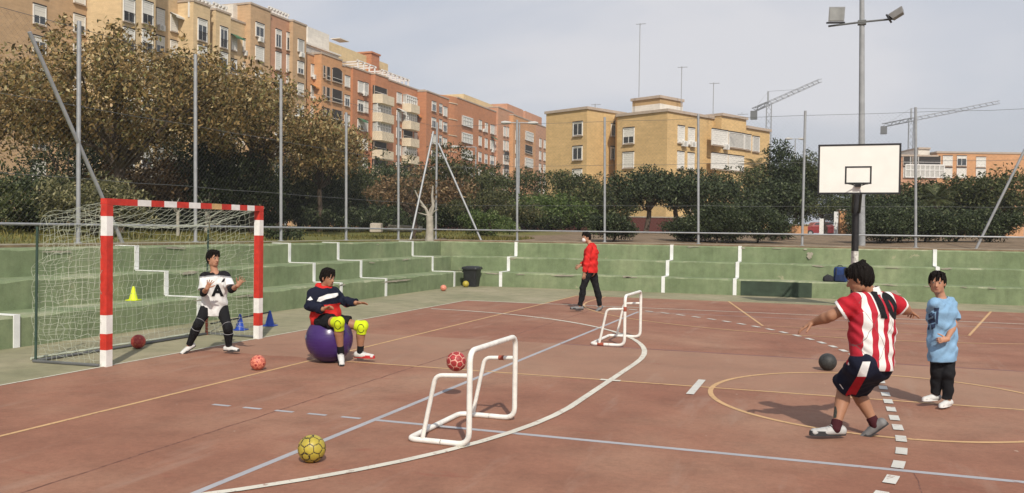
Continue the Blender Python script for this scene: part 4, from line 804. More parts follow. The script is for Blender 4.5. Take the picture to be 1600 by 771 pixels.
def stone(px, py, D, w_, h_, label, m):
    P = at(px, 361, D); z = CAM[2]+ray(px, py)[2]*D; b = MB(); rn = random.Random(px); b.box((-w_/2, -.2, -h_/2), (w_/2, .2, h_/2)); a = math.atan2(R0[1], R0[0])
    T = Matrix.Translation((P.x, P.y, z)) @ Matrix.Rotation(a, 4, 'Z'); o = mesh_obj('stone_block', [T @ (Vector(v)+Vector((rn.gauss(0, .03), rn.gauss(0, .03), rn.gauss(0, .02)))) for v in b.v], b.f, m, None, b.m)
    mod = o.modifiers.new('b', 'BEVEL'); mod.width = .03; mod.segments = 2; tag(o, label, 'stone')
stone(588, 356, 30, .36, .30, 'pale square stone block on the grass beyond the fence', mat('pale_stone', (.42, .37, .30), .9, .1, 5, .3)); stone(632, 358, 32, 1.2, .22, 'long low grey stone slab on the grass near the corner brace', MT['conc'])
# grass
rg = np.random.default_rng(5); N = 26000; X = np.concatenate([rg.uniform(-22, -4.6, N), rg.uniform(-4, -1.5, 2500)]); Y = np.concatenate([rg.uniform(-4, 34, N), rg.uniform(17.7, 20, 2500)])
keep = (np.sin(X*.9+Y*.35)+np.sin(Y*.7-X*.4)+rg.normal(0, .5, len(X))) > -.3; X = X[keep]; Y = Y[keep]; N = len(X); Z = np.array([h_park(x, y) for x, y in zip(X, Y)])
a = rg.uniform(0, 6.28, N); hh = rg.uniform(.05, .14, N); wd = .02; V = np.stack([np.stack([X-np.cos(a)*wd, Y-np.sin(a)*wd, Z-.01], 1), np.stack([X+np.cos(a)*wd, Y+np.sin(a)*wd, Z-.01], 1), np.stack([X+rg.normal(0, .03, N), Y+rg.normal(0, .03, N), Z+hh], 1)], 1).reshape(-1, 3)
gm = leafmat('grass_blades', [(0, (.07, .075, .018)), (.5, (.15, .14, .03)), (1, (.28, .23, .08))], .3); gm2 = gm
tag(mesh_obj('grass', V, np.arange(N*3).reshape(-1, 3), gm), 'short yellow green grass on the bank beyond the left fence', 'grass', kind='stuff')

# ------------------------------------------------------------------ basketball hoop, floodlight mast
bh = thing('basketball_hoop', 'basketball hoop with white black edged backboard on a black pole at the back', 'basketball hoop', (9.01, 12.9, 0))
x0, x1, z0, z1, yb = 8.14, 9.88, 2.67, 3.80, 11.2; t = .04
bdp = MB(); bdp.box((x0+t, yb, z0+t), (x1-t, yb+.03, z1-t)); bd = part('backboard', bdp, MT['boardw'], bh)
b = MB()
for lo, hi in (((x0, z0), (x1, z0+t)), ((x0, z1-t), (x1, z1)), ((x0, z0+t), (x0+t, z1-t)), ((x1-t, z0+t), (x1, z1-t))): b.box((lo[0], yb-.006, lo[1]), (hi[0], yb+.034, hi[1]))
part('board_edge', b, MT['blackm'], bh)
def frame_rect(xa, xb, za, zb, t_, y):
    b = MB()
    for lo, hi in (((xa, za), (xb, za+t_)), ((xa, zb-t_), (xb, zb)), ((xa, za+t_), (xa+t_, zb-t_)), ((xb-t_, za+t_), (xb, zb-t_))): b.box((lo[0], y, lo[1]), (hi[0], y+.004, hi[1]))
    return b
part('target_square', frame_rect(8.72, 9.28, 2.90, 3.30, .035, yb-.0045), MT['blackm'], bd)
b = MB(); b.box((8.94, yb-.10, 2.83), (9.06, yb-.006, 2.91)); b.tube([(9+.205*math.cos(a), yb-.31+.205*math.sin(a), 2.885) for a in np.linspace(0, 2*math.pi, 25)[:-1]], .010, 0, 8, closed=True); b.tube([(8.86, yb-.15, 2.88), (8.96, yb-.02, 2.85)], .008); b.tube([(9.14, yb-.15, 2.88), (9.04, yb-.02, 2.85)], .008)
part('rim', b, MT['blackm'], bh, True)
b = MB(); b.tube([(9.01, 12.9, 0), (9.01, 12.9, .8)], .084, 0, 16); b.tube([(9.01, 12.9, .8), (9.01, 12.9, 1.36)], .086, 1, 16); b.tube([(9.01, 12.9, 1.36), (9.01, 12.9, 3.05)], .083, 0, 16); part('pole', b, [MT['blackm'], mat('peeled_white_base', (.5, .5, .46), .9, .45, 14)], bh, True)
b = MB()
for x in (8.93, 9.09): b.tube([(x, 12.86, 2.3), (x, yb+.06, 3.0)], .03); b.tube([(x, 12.86, 3.0), (x, yb+.06, 3.5)], .03)
b.box((8.6, yb+.035, 2.95), (9.4, yb+.07, 3.0)); b.box((8.6, yb+.035, 3.45), (9.4, yb+.07, 3.5)); part('support_arms', b, MT['blackm'], bh)
fm = thing('floodlight_mast', 'tall grey floodlight mast with two floodlights on a cross arm behind the backboard', 'floodlight', (9.36, 19, 1.4))
b = MB(); b.tube([(9.38, 19, 1.3), (9.34, 19, 3), (9.25, 19, 8.4), (9.18, 19, 11.5)], [.105, .10, .075, .055], 0, 14); part('mast', b, mat('mast_grey', (.30, .31, .32), .6, .15, 4), fm, True)
b = MB(); b.tube([(8.28, 18.93, 8.20), (9.25, 18.90, 8.26), (10.12, 18.93, 8.30)], .03, 0, 8); b.box((9.13, 18.88, 8.2), (9.37, 19.1, 8.32)); part('cross_arm', b, MT['wire'], fm)
def flood(c, rot, tilt):
    T = Matrix.Translation(c) @ Matrix.Rotation(rot, 4, 'Z') @ Matrix.Rotation(tilt, 4, 'X'); b = MB(); b.raw([T @ Vector(v) for v in ((-.24, -.03, 0), (.24, -.03, 0), (.24, -.03, .44), (-.24, -.03, .44), (-.17, .13, .06), (.17, .13, .06), (.17, .13, .38), (-.17, .13, .38))], [(0, 1, 5, 4), (1, 2, 6, 5), (2, 3, 7, 6), (3, 0, 4, 7), (4, 5, 6, 7), (3, 2, 1, 0)])
    h_ = part('floodlight', b, MT['galv'], fm); b = MB(); b.box((-.21, -.045, .03), (.21, -.033, .41), 0, T); part('lamp_glass', b, mat('flood_glass', (.30, .31, .31), .25, .2, 3), h_); b = MB(); b.box((-.26, -.06, -.06), (.26, .12, -.005), 0, T); part('bracket', b, MT['blackm'], h_)
flood((8.50, 18.9, 8.32), .25, R_(12)); flood((10.02, 18.93, 8.36), R_(-100), R_(-60))

# ------------------------------------------------------------------ air
b = MB(); b.box((-700, -500, -2), (700, 800, 45)); hz = part('haze', b, MT['white']); tag(hz, kind='stuff')
hm = bpy.data.materials.new('haze'); hm.use_nodes = True; hn = hm.node_tree; hn.nodes.clear(); ho = hn.nodes.new('ShaderNodeOutputMaterial'); hv = hn.nodes.new('ShaderNodeVolumePrincipled')
hv.inputs['Color'].default_value = (.86, .9, .96, 1); hv.inputs['Density'].default_value = .00045; hn.links.new(hv.outputs[0], ho.inputs['Volume']); hz.data.materials.clear(); hz.data.materials.append(hm); hz.display_type = 'WIRE'
# ------------------------------------------------------------------ loose things: bin, bags, cones, balls
bn = thing('rubbish_bin', 'black plastic rubbish bin with a lid in the corner of the terraces', 'bin', (-1.95, 15.1, 0)); b = MB()
def rrect(w_, d_, r, n=4):
    o = []
    for cx, cy, a0 in ((w_/2-r, d_/2-r, 0), (-w_/2+r, d_/2-r, 90), (-w_/2+r, -d_/2+r, 180), (w_/2-r, -d_/2+r, 270)):
        for k in range(n+1): a = R_(a0+90*k/n); o.append((cx+r*math.cos(a), cy+r*math.sin(a)))
    return o
def loft(mb, secs, c, m=0, rot=0., cap=True):
    T = Matrix.Translation(c) @ Matrix.Rotation(rot, 4, 'Z'); n = len(secs[0][0]); vs = [T @ Vector((x, y, z)) for s, z in secs for x, y in s]; fs = [(i*n+j, i*n+(j+1) % n, (i+1)*n+(j+1) % n, (i+1)*n+j) for i in range(len(secs)-1) for j in range(n)]
    if cap: fs += [tuple(range(n-1, -1, -1)), tuple(range((len(secs)-1)*n, len(secs)*n))]
    mb.raw(vs, fs, m)
BK = mat('black_plastic', (.022, .024, .026), .45, .2, 6)
loft(b, [(rrect(.36, .36, .06), 0), (rrect(.38, .38, .06), .05), (rrect(.46, .46, .07), .5), (rrect(.48, .48, .07), .53)], (-1.95, 15.1, .0)); part('body', b, BK, bn, True)
b = MB(); loft(b, [(rrect(.53, .53, .08), .532), (rrect(.54, .54, .08), .57), (rrect(.50, .50, .08), .61), (rrect(.3, .3, .08), .635)], (-1.95, 15.1, 0)); part('lid', b, BK, bn, True)
b = MB(); b.tube([(-2.23, 15.02, .48), (-2.27, 15.1, .46), (-2.23, 15.18, .48)], .02); part('handle', b, BK, bn)
bg_ = thing('sports_bag', 'blue sports bag standing upright on the first terrace step', 'bag', (8.72, 15.85, .45)); b = MB(); T_ = (8.74, 15.86, .455)
loft(b, [(rrect(.30, .18, .05), 0), (rrect(.36, .22, .07), .04), (rrect(.37, .23, .07), .30), (rrect(.34, .20, .07), .38), (rrect(.26, .12, .05), .41)], T_, rot=.05); part('body', b, mat('blue_fabric', (.012, .035, .13), .8, .35, 9, .4, 60), bg_, True)
b = MB(); loft(b, [(rrect(.26, .05, .02), 0), (rrect(.27, .06, .02), .02), (rrect(.25, .05, .02), .17)], (8.72, 15.735, .48)); part('pocket', b, mat('blue_fabric_dark', (.008, .02, .07), .8, .3, 9), bg_, True); b = MB(); b.tube([(8.66, 15.85, .86), (8.67, 15.84, .90), (8.77, 15.84, .90), (8.78, 15.85, .86)], .012); part('handle', b, BK, bg_); 
for x in (8.62, 8.84): b = MB(); b.tube([(x, 15.74, .84), (x, 15.728, .6), (x, 15.74, .48)], .014); part('strap', b, BK, bg_)
b = MB(); bk_ = thing('small_bag', 'small black bag slumped beside the blue sports bag on the step', 'bag', (8.42, 15.8, .45)); loft(b, [(rrect(.24, .16, .05), 0), (rrect(.30, .20, .07), .04), (rrect(.26, .16, .06), .13), (rrect(.12, .08, .03), .18)], (8.42, 15.82, .452), rot=.2); part('body', b, mat('black_fabric', (.02, .02, .024), .85, .3, 9, .4, 60), bk_, True); b = MB(); b.tube([(8.34, 15.82, .58), (8.40, 15.81, .66), (8.48, 15.82, .60)], .01); part('handle', b, BK, bk_)
def cone(x, y, z, h_, col, label, grp=None, rot=0.2):
    r = thing('training_cone', label, 'cone', (x, y, z), grp); m = col; b = MB(); loft(b, [(rrect(h_*.86, h_*.86, .03), .002), (rrect(h_*.86, h_*.86, .03), .014), (rrect(h_*.7, h_*.7, .1), .018)], (x, y, z), rot=rot); part('base', b, m, r, True)
    b = MB(); b.lathe([(h_*.31, .018), (h_*.29, .03), (h_*.075, h_*.97), (h_*.06, h_), (h_*.035, h_*.995), (h_*.03, h_*.9)], (x, y, z), 24); part('cone', b, m, r, True); return r
CB = mat('blue_plastic', (.018, .06, .36), .4, .12, 6); CY = mat('yellow_plastic', (.62, .72, .01), .5, .06, 5)
c1 = gr(375, 516); c2 = gr(421.5, 509.5)
cone(c1.x, c1.y, 0, .27, CB, 'blue plastic cone left of the right goalpost, under the black bar'); cone(c2.x, c2.y, 0, .27, CB, 'blue plastic cone right of the right goalpost')
b = MB(); d = (c2-c1); b.tube([c1-d*.9+Vector((0, 0, .17)), c2+d*.02+Vector((0, 0, .245))], .013, 0, 10); part_ = part('bar', b, BK); part_.name = 'hurdle_bar'; tag(part_, 'thin black hurdle bar lying across the two blue cones', 'bar')
cone(-2.95, 2.07, .45, .245, CY, 'fluorescent yellow cone standing on the first terrace step behind the net')
# balls
def ico_dirs():
    g = (1+5**.5)/2; v = [Vector(p).normalized() for p in ((-1, g, 0), (1, g, 0), (-1, -g, 0), (1, -g, 0), (0, -1, g), (0, 1, g), (0, -1, -g), (0, 1, -g), (g, 0, -1), (g, 0, 1), (-g, 0, -1), (-g, 0, 1))]
    f = []
    for i in range(12):
        for j in range(i+1, 12):
            for k in range(j+1, 12):
                if v[i].dot(v[j]) > .4 and v[j].dot(v[k]) > .4 and v[i].dot(v[k]) > .4: f.append((v[i]+v[j]+v[k]).normalized())
    return v, f
PV, HF = ico_dirs()
def ball(P, r, mats, style, label, seed=0, cat='ball', n=56, name='handball'):
    rn = random.Random(seed); Rm = Matrix.Rotation(rn.uniform(0, 6), 3, 'X') @ Matrix.Rotation(rn.uniform(0, 6), 3, 'Z'); D_ = np.array([Rm @ v for v in PV+HF]); vs = []; fs = []; mi = []
    wgt = np.array([.0]*12+[.045]*20)
    th = np.linspace(0, math.pi, n+1); ph = np.linspace(0, 2*math.pi, 2*n+1)[:-1]; m2 = 2*n
    for t_ in th:
        for p_ in ph: vs.append((math.sin(t_)*math.cos(p_), math.sin(t_)*math.sin(p_), math.cos(t_)))
    V = np.array(vs)
    dd = V@D_.T+wgt*0; srt = np.sort(dd, 1); seamv = srt[:, -1]-srt[:, -2]; Vr = V*(r*(1-.018*np.exp(-(seamv/.022)**2)))[:, None]
    for i in range(n):
        for j in range(m2): fs.append((i*m2+j, (i+1)*m2+j, (i+1)*m2+(j+1) % m2, i*m2+(j+1) % m2))
    Fc = V[np.array(fs)].mean(1); Fc /= np.linalg.norm(Fc, axis=1, keepdims=True); d = Fc@D_.T; o = np.argsort(-d, 1); best = o[:, 0]; gap = d[np.arange(len(d)), o[:, 0]]-d[np.arange(len(d)), o[:, 1]]; dc = d[np.arange(len(d)), best]
    if style == 'rings': mi = np.where(gap < .022, 2, np.where((best < 12) & (dc > .955) & (dc < .985), 1, np.where((best >= 12) & (dc > .965), 1, 0)))
    elif style == 'seam': mi = np.where(gap < .022, 1, np.where((best % 5 == 0) & (dc < .972) & (dc > .955), 1, 0))
    elif style == 'bluespot': mi = np.where(gap < .02, 1, np.where(best % 3 == 0, 1, 0))
    else: mi = np.where(gap < .018, 1, 0)
    o_ = mesh_obj(name, Vr+np.array(P), fs, mats, None, mi, True); o_.data.transform(Matrix.Translation(-Vector(P))); o_.location = P; tag(o_, label, cat); return o_
def bm(n_, c, r=.5): return mat(n_, c, r, .12, 30, .1, 200, coord='Object')
sal = bm('ball_salmon', (.62, .20, .13)); dred = bm('ball_dark_red', (.30, .03, .03)); cream_ = bm('ball_seam_cream', (.62, .42, .32)); ylw = bm('ball_yellow', (.40, .32, .045), .4); blk = bm('ball_black', (.03, .022, .018)); red_ = bm('ball_red', (.42, .04, .045))
g_ = gr(403, 579); ball((g_.x, g_.y, .095), .093, [dred, sal, sal], 'rings', 'salmon pink handball with dark red panels on the floor in front of the goal', 1)
ball(tuple(at(713, 565, 9.05)), .103, [red_, dred, cream_], 'rings', 'red handball with pale seams hanging in mid air behind the near small goal', 2)
g_ = gr(487, 723); ball((g_.x, g_.y, .104), .103, [ylw, blk], 'seam', 'yellow handball with black seams on the floor nearest the camera', 3)
g_ = gr(216, 545); ball((g_.x, g_.y, .10), .10, [bm('ball_rust', (.40, .09, .055)), dred, dred], 'rings', 'rust red handball lying inside the goal by the net', 4)
ball((-1.88, 12.8, .09), .09, [bm('ball_orange', (.55, .14, .09)), sal, cream_], 'rings', 'small orange ball on the floor in front of the far left terrace', 5)
ball((-1.98, 14.68, .10), .10, [ylw, bm('ball_yellow_seam', (.3, .25, .03))], 'plain', 'small yellow ball lying against the black bin', 6)
g_ = gr(1293, 579.5); ball((g_.x, g_.y, .113), .112, [bm('ball_charcoal', (.035, .037, .036), .6), bm('ball_charcoal_seam', (.015, .015, .015))], 'plain', 'dark grey ball on the floor to the left of the striped shirt man', 7)
#==PART3==
# ------------------------------------------------------------------ people: smooth bodies grown from limbs (distance field -> one surface)
class Field:
    def __init__(s, lo, hi, h):
        s.h = h; s.lo = np.array(lo)-4*h; s.n = np.ceil((np.array(hi)-s.lo)/h).astype(int)+5; s.v = np.full(s.n, .12, dtype=np.float32)
    def sub(s, lo, hi):
        a = np.clip(np.floor((np.array(lo)-s.lo)/s.h).astype(int), 0, s.n-1); b = np.clip(np.ceil((np.array(hi)-s.lo)/s.h).astype(int)+1, 1, s.n)
        ax = [s.lo[i]+np.arange(a[i], b[i])*s.h for i in range(3)]; X = np.meshgrid(*ax, indexing='ij'); return tuple(slice(a[i], b[i]) for i in range(3)), np.stack(X, -1)
    def put(s, sl, d, k, cut=False):
        v = s.v[sl]
        if cut: s.v[sl] = np.maximum(v, -d); return
        if k > 0: hh = np.clip(.5+.5*(v-d)/k, 0, 1); s.v[sl] = v*(1-hh)+d*hh-k*hh*(1-hh)
        else: s.v[sl] = np.minimum(v, d)
    def seg(s, a, b, ra, rb, k=.02, side=None, ratio=1., flata=False, flatb=False, pad=.0, cut=False, wave=None):
        a = np.array(a, float); b = np.array(b, float); R_m = max(ra, rb)*max(1, ratio)+.06+k; lo = np.minimum(a, b)-R_m; hi = np.maximum(a, b)+R_m
        sl, P = s.sub(lo, hi); ab = b-a; L = np.linalg.norm(ab)+1e-9; u = ab/L; w_ = P-a; t = w_@u; tc_ = np.clip(t, 0, L); q = w_-tc_[..., None]*u
        if side is not None:
            sd = np.array(side, float); sd = sd-u*(sd@u); sd /= np.linalg.norm(sd); c = q@sd; q = q-(c*(1-1/ratio))[..., None]*sd
        f = tc_/L; f = f*f*(3-2*f); r = ra+(rb-ra)*f; d = np.sqrt((q*q).sum(-1))-r
        if wave is not None: d = d+wave(P)
        if flata: d = np.maximum(d, -t)
        if flatb: d = np.maximum(d, t-L)
        s.put(sl, d.astype(np.float32), k, cut)
    def ell(s, c, axes, radii, k=.02, cut=False, plane=None):
        c = np.array(c, float); A = np.array(axes, float); rd = np.array(radii, float); R_m = rd.max()+.05+k; sl, P = s.sub(c-R_m, c+R_m); q = (P-c)@A.T; k0 = np.sqrt(((q/rd)**2).sum(-1))+1e-9; k1 = np.sqrt(((q/rd**2)**2).sum(-1))+1e-9; d = k0*(k0-1)/k1
        if plane is not None:
            for (pp, nn) in plane: d = np.maximum(d, (P-np.array(pp, float))@np.array(nn, float))
        s.put(sl, d.astype(np.float32), k, cut)
    def mesh(s):
        v = s.v; ins = v < 0; nx, ny, nz = v.shape
        c = np.zeros((nx-1, ny-1, nz-1), dtype=np.uint8)
        for dx in (0, 1):
            for dy in (0, 1):
                for dz in (0, 1): c += ins[dx:nx-1+dx, dy:ny-1+dy, dz:nz-1+dz]
        act = (c > 0) & (c < 8); idx = np.full(act.shape, -1, dtype=np.int64); I = np.argwhere(act); idx[act] = np.arange(len(I))
        acc = np.zeros((len(I), 3)); cnt = np.zeros(len(I)); cor = [(x, y, z) for x in (0, 1) for y in (0, 1) for z in (0, 1)]
        for p in cor:
            for ax in range(3):
                if p[ax]: continue
                q = list(p); q[ax] = 1; va = v[I[:, 0]+p[0], I[:, 1]+p[1], I[:, 2]+p[2]]; vb = v[I[:, 0]+q[0], I[:, 1]+q[1], I[:, 2]+q[2]]; m = (va < 0) != (vb < 0)
                t = np.where(m, va/np.where(m, va-vb, 1), 0); pt = np.tile(np.array(p, float), (len(I), 1)); pt[:, ax] += t; acc[m] += pt[m]; cnt[m] += 1
        V = (I+acc/np.maximum(cnt, 1)[:, None])*s.h+s.lo; F = []
        for ax in range(3):
            o = [(0, 1, 2), (1, 2, 0), (2, 0, 1)][ax]; sa = [slice(1, -1)]*3; sa[ax] = slice(0, -1); sb = [slice(1, -1)]*3; sb[ax] = slice(1, None)
            A = ins[tuple(sa)]; B = ins[tuple(sb)]; e = np.argwhere(A != B); 
            if len(e) == 0: continue
            e2 = e.copy(); 
            for k in range(3):
                if k != ax: e2[:, k] += 1
            a_, b_ = o[1], o[2]; u = np.zeros(3, int); u[a_] = 1; w_ = np.zeros(3, int); w_[b_] = 1
            g = lambda off: idx[tuple((e2+off).T)]
            q = np.stack([g(-u-w_), g(-w_), g(0*u), g(-u)], 1); fl_ = A[tuple(e.T)]; q[~fl_] = q[~fl_][:, ::-1]; F.append(q)
        F = np.vstack(F); F = F[(F >= 0).all(1)]
        return V, F
def vsmooth(V, F, n=2, lam=.5):
    E_ = np.vstack([F[:, [0, 1]], F[:, [1, 2]], F[:, [2, 3]], F[:, [3, 0]]]); E_ = np.vstack([E_, E_[:, ::-1]])
    for _ in range(n):
        S = np.zeros_like(V); np.add.at(S, E_[:, 0], V[E_[:, 1]]); c = np.bincount(E_[:, 0], minlength=len(V))[:, None]; V = V+lam*(S/np.maximum(c, 1)-V)
    return V
def npv(v): return np.array(v, float)
def unit(v): v = npv(v); return v/(np.linalg.norm(v)+1e-12)
def cloth(name, col, **k): return mat(name, col, .85, .14, 9, .35, 45, spec=.15, **k)
SKIN = mat('skin', (.42, .215, .135), .55, .10, 8, .08, 120, spec=.35); SKIN_T = mat('skin_tanned', (.34, .17, .10), .55, .10, 8, .08, 120, spec=.35)
HAIRM = mat('hair_black', (.008, .006, .005), .75, .4, 60, .6, 90, spec=.12); EYEW = mat('eye_white', (.42, .38, .34), .3, .02, 3); LIPM = mat('lips', (.27, .085, .07), .5, .1, 20)
def wrinkle(amp, seed):
    r = np.random.default_rng(seed); K = r.normal(0, 1, (6, 3))*np.array([22, 22, 34]); ph = r.uniform(0, 6, 6)
    def f(P):
        o = 0
        for k, p in zip(K, ph): o = o+np.sin(P@k+p+1.3*np.sin(P@(k[::-1]*.4)))
        return o*amp*1.35/3
    return f
class Person:
    def __init__(s, J, scale, skin, label, loc, res=.006):
        s.J = {k: npv(v) for k, v in J.items()}; s.s = scale; s.skin = skin; s.res = res; s.root = thing('person', label, 'person', tuple(loc))
        allp = np.array(list(s.J.values())); s.lo = allp.min(0)-.22; s.hi = allp.max(0)+.22; s.side = unit(s.J['shr']-s.J['shl']); s.hside = unit(s.J['hipr']-s.J['hipl'])
        J = s.J; s.neckb = (J['shl']+J['shr'])/2+npv((0, 0, .062*scale)); s.pel = (J['hipl']+J['hipr'])/2; s.up = unit(s.neckb-s.pel); s.fwd = unit(np.cross(s.up, s.side)) 
    def torso(s, F, g=0., k=.03, wave=None, top=True, hem=None, hips=True, w=1.):
        J, sc = s.J, s.s; pel, nb = s.pel, s.neckb; wa = pel+(nb-pel)*.38-s.fwd*.0; ch = pel+(nb-pel)*.72; sd = s.side
        if hips and hem is None: F.seg(J['hipl'], J['hipr'], .105*sc*w+g, .105*sc*w+g, k, wave=wave)
        a = pel-s.up*.0 if hem is None else pel-s.up*hem
        F.seg(a, ch, (.108*w)*sc+g+(.012 if hem else 0), .118*w*sc+g, k, sd, 1.38, flata=hem is not None, wave=wave)
        F.seg(ch, nb-s.up*.10*sc, .116*w*sc+g, .078*sc+g*.7, k, sd, 1.42, wave=wave)
        for q in 'lr': F.seg(nb-s.up*.030*sc, J['sh'+q]-s.up*.012*sc, .040*sc+g*.6, .052*sc*w+g*.75, k, wave=wave)
    def arm(s, F, sd, g=0., k=.018, to=1., upper_only=False, wave=None, flat=False, loose=0.):
        J, sc = s.J, s.s; sh, el, wr = J['sh'+sd], J['el'+sd], J['wr'+sd]
        if upper_only: e = sh+(el-sh)*to; F.seg(sh, e, .052*sc+g, .046*sc+g+loose, k, flatb=True, wave=wave); return
        F.seg(sh, el, .050*sc+g, .039*sc+g, k, wave=wave); e = el+(wr-el)*to; m = el+(wr-el)*.3
        if to > .3: F.seg(el, m, .040*sc+g, .042*sc+g, k, wave=wave); F.seg(m, e, .042*sc+g, .028*sc+g+(.006 if flat else 0), k, flatb=flat, wave=wave)
        else: F.seg(el, e, .040*sc+g, .041*sc+g, k, flatb=flat, wave=wave)
    def leg(s, F, sd, g=0., k=.02, to=2., wave=None, flat=False, loose=0., w=1.):
        J, sc = s.J, s.s; h_, kn, an = J['hip'+sd], J['kn'+sd], J['an'+sd]; out = s.hside*(-.01 if sd == 'l' else .01)*sc; t1 = min(to, 1.); e = h_+(kn-h_)*t1
        F.seg(h_+out, e, .088*sc*w+g, (.088-(.088-.056)*t1)*sc*w+g+loose, k, flatb=flat and to <= 1, wave=wave)
        if to > 1:
            t = to-1; m = kn+(an-kn)*.32-s.fwd*.012*sc; e = kn+(an-kn)*t; F.seg(kn, m, .056*sc*w+g, .056*sc*w+g, k, wave=wave); F.seg(m, e, .056*sc*w+g, (.056-(.056-.036)*min(1, (t-.32)/.68))*sc*w+g+loose, k, flatb=flat, wave=wave)
    def hand(s, F, sd, dirv, palm, spread=.25, curl=.35, thumb=1, sc=None):
        sc = (sc or s.s)*1.0; W = s.J['wr'+sd]; d = unit(dirv); n = unit(npv(palm)-d*(npv(palm)@d)); a = np.cross(d, n)*thumb   # a: towards the thumb
        F.seg(W-d*.01, W+d*.035*sc, .024*sc, .020*sc, .012, a, 1.25); F.seg(W+d*.03*sc, W+d*.082*sc, .016*sc, .014*sc, .012, a, 2.3)
        for i, (o, L) in enumerate(((.030, .070), (.010, .078), (-.010, .073), (-.029, .058))):
            p = W+d*.082*sc+a*o*sc; ang = o/.03*spread; dd = unit(d+a*math.tan(ang)*.8); c = curl*.5; r = .0088*sc
            for q, f in enumerate((.45, .32, .23)):
                dd2 = unit(dd*math.cos(c)+n*math.sin(c)); p2 = p+dd2*L*f*sc; F.seg(p, p2, r, r*.9, .004); p = p2; r *= .92; c += curl
        p = W+d*.028*sc+a*.026*sc; dd = unit(d*.62+a*.72+n*.25); r = .0115*sc
        for L in (.036, .030, .024): p2 = p+dd*L*sc; F.seg(p, p2, r, r*.88, .006); p = p2; r *= .9; dd = unit(dd+d*.25+n*.12)
    def setface(s, fwd, tilt=0.):
        J = s.J; s.hf = unit(fwd); up = npv((0, 0, 1)); s.hr = unit(np.cross(s.hf, up)); s.hu = unit(np.cross(s.hr, s.hf)); s.hc = J['head']; s.hs = s.s
    def head(s, F, hs=1.):
        c, f, r, u = s.hc, s.hf, s.hr, s.hu; h = hs; s.hh = hs; A = (r, f, u)
        F.seg(s.neckb-s.up*.02, c-u*.045*h-f*.018*h, .056*s.s, .050*h, .025)
        F.ell(c+u*.028*h-f*.008*h, A, (.073*h, .092*h, .083*h), .01); F.ell(c+f*.022*h-u*.028*h, A, (.061*h, .068*h, .078*h), .02)
        F.seg(c+f*.055*h-u*.085*h-r*.014*h, c+f*.055*h-u*.085*h+r*.014*h, .021*h, .021*h, .022); F.seg(c+f*.0*h-u*.065*h-r*.03*h, c+u*-.065*h+r*.03*h, .033*h, .033*h, .02)
        F.seg(c+f*.084*h+u*.008*h, c+f*.104*h-u*.030*h, .007*h, .0125*h, .010); F.seg(c+f*.092*h-u*.034*h-r*.011*h, c+f*.092*h-u*.034*h+r*.011*h, .007*h, .007*h, .006)
        F.seg(c+f*.080*h+u*.022*h-r*.032*h, c+f*.080*h+u*.022*h+r*.032*h, .009*h, .009*h, .012)
        F.seg(c+f*.086*h-u*.053*h-r*.016*h, c+f*.086*h-u*.053*h+r*.016*h, .006*h, .006*h, .006); F.seg(c+f*.083*h-u*.064*h-r*.013*h, c+f*.083*h-u*.064*h+r*.013*h, .0065*h, .0065*h, .006)
        for g in (-1, 1):
            F.ell(c+f*.090*h+u*.006*h+r*g*.032*h, A, (.013*h, .010*h, .008*h), .004, cut=True)
            F.ell(c-f*.004*h-u*.008*h+r*g*.073*h, (unit(r*g+f*.3), unit(f-r*g*.3), u), (.009*h, .018*h, .030*h), .004)
    def facebits(s, body, brows=True, smile=False):
        c, f, r, u, h = s.hc, s.hf, s.hr, s.hu, s.hh
        for g in (-1, 1):
            q = c+f*.081*h+u*.006*h+r*g*.031*h; ex = MB(); prof = [(math.sin(a), -math.cos(a)) for a in np.linspace(0, math.pi, 9)]; ex.lathe([(max(p*.0095*h, 1e-4), z*.0095*h) for p, z in prof], q, 14); ey = part('eye', ex, EYEW, s.root, True)
            i_ = MB(); ii = q+f*.0068*h; i_.tube([ii-f*.002, ii+f*.0032*h], .0062*h, 0, 12); part('iris', i_, HAIRM, ey)
            b = MB(); b.tube([c+f*(.087-.012*abs(t))*h+u*(.026-.006*(t*t))*h+r*g*(.032+.018*t)*h for t in (-1, -.3, .4, 1)], [.003*h, .0045*h, .004*h, .002*h], 0, 6); part('eyebrow', b, HAIRM, s.root, True)
        b = MB(); b.tube([c+f*(.0915-.010*abs(t))*h-u*(.0585-(.006*t*t if smile else 0))*h+r*t*.021*h for t in (-1, -.5, 0, .5, 1)], [.002*h, .004*h, .005*h, .004*h, .002*h], 0, 6); part('mouth', b, LIPM, s.root, True)
    def hair(s, thick=.012, line=.045, back=-.06, fringe=.0, bun=False, seed=1):
        thick = thick*.55
        c, f, r, u, h = s.hc, s.hf, s.hr, s.hu, s.hh; F = Field(c-.2*h, c+.22*h, .004); A = (r, f, u)
        n1 = unit(f*.8-u*.62); F.ell(c+u*.034*h-f*.012*h, A, ((.076+thick)*h, (.094+thick)*h, (.085+thick*1.3)*h), .0, plane=[(c+u*line*h+f*.060*h, n1), (c+u*back*h, -u)])
        F.ell(c+u*.0*h-f*.035*h, A, ((.074+thick*.7)*h, (.070+thick)*h, .085*h), .012, plane=[(c-f*.012*h, f), (c+u*(back)*h, unit(-u*.9+f*.3))])
        rn = random.Random(seed)
        for i in range(60):
            a = rn.uniform(-1.25, 1.25) if fringe else rn.uniform(-3.1, 3.1); top = c+u*.105*h-f*.01*h; base = c+r*math.sin(a)*.083*h+f*math.cos(a)*.094*h+u*(line+.012 if math.cos(a) > .2 else .01)*h
            e = base-u*rn.uniform(.0, fringe if math.cos(a) > .3 else .02)*h; m = top*.35+base*.65+(base-c)*rn.uniform(.10, .24)+u*rn.uniform(.008, .026)*h
            F.seg(top*.55+base*.45+u*rn.uniform(.022, .036)*h, m, .010*h, .008*h, .002); F.seg(m, e, .008*h, .003*h, .002)
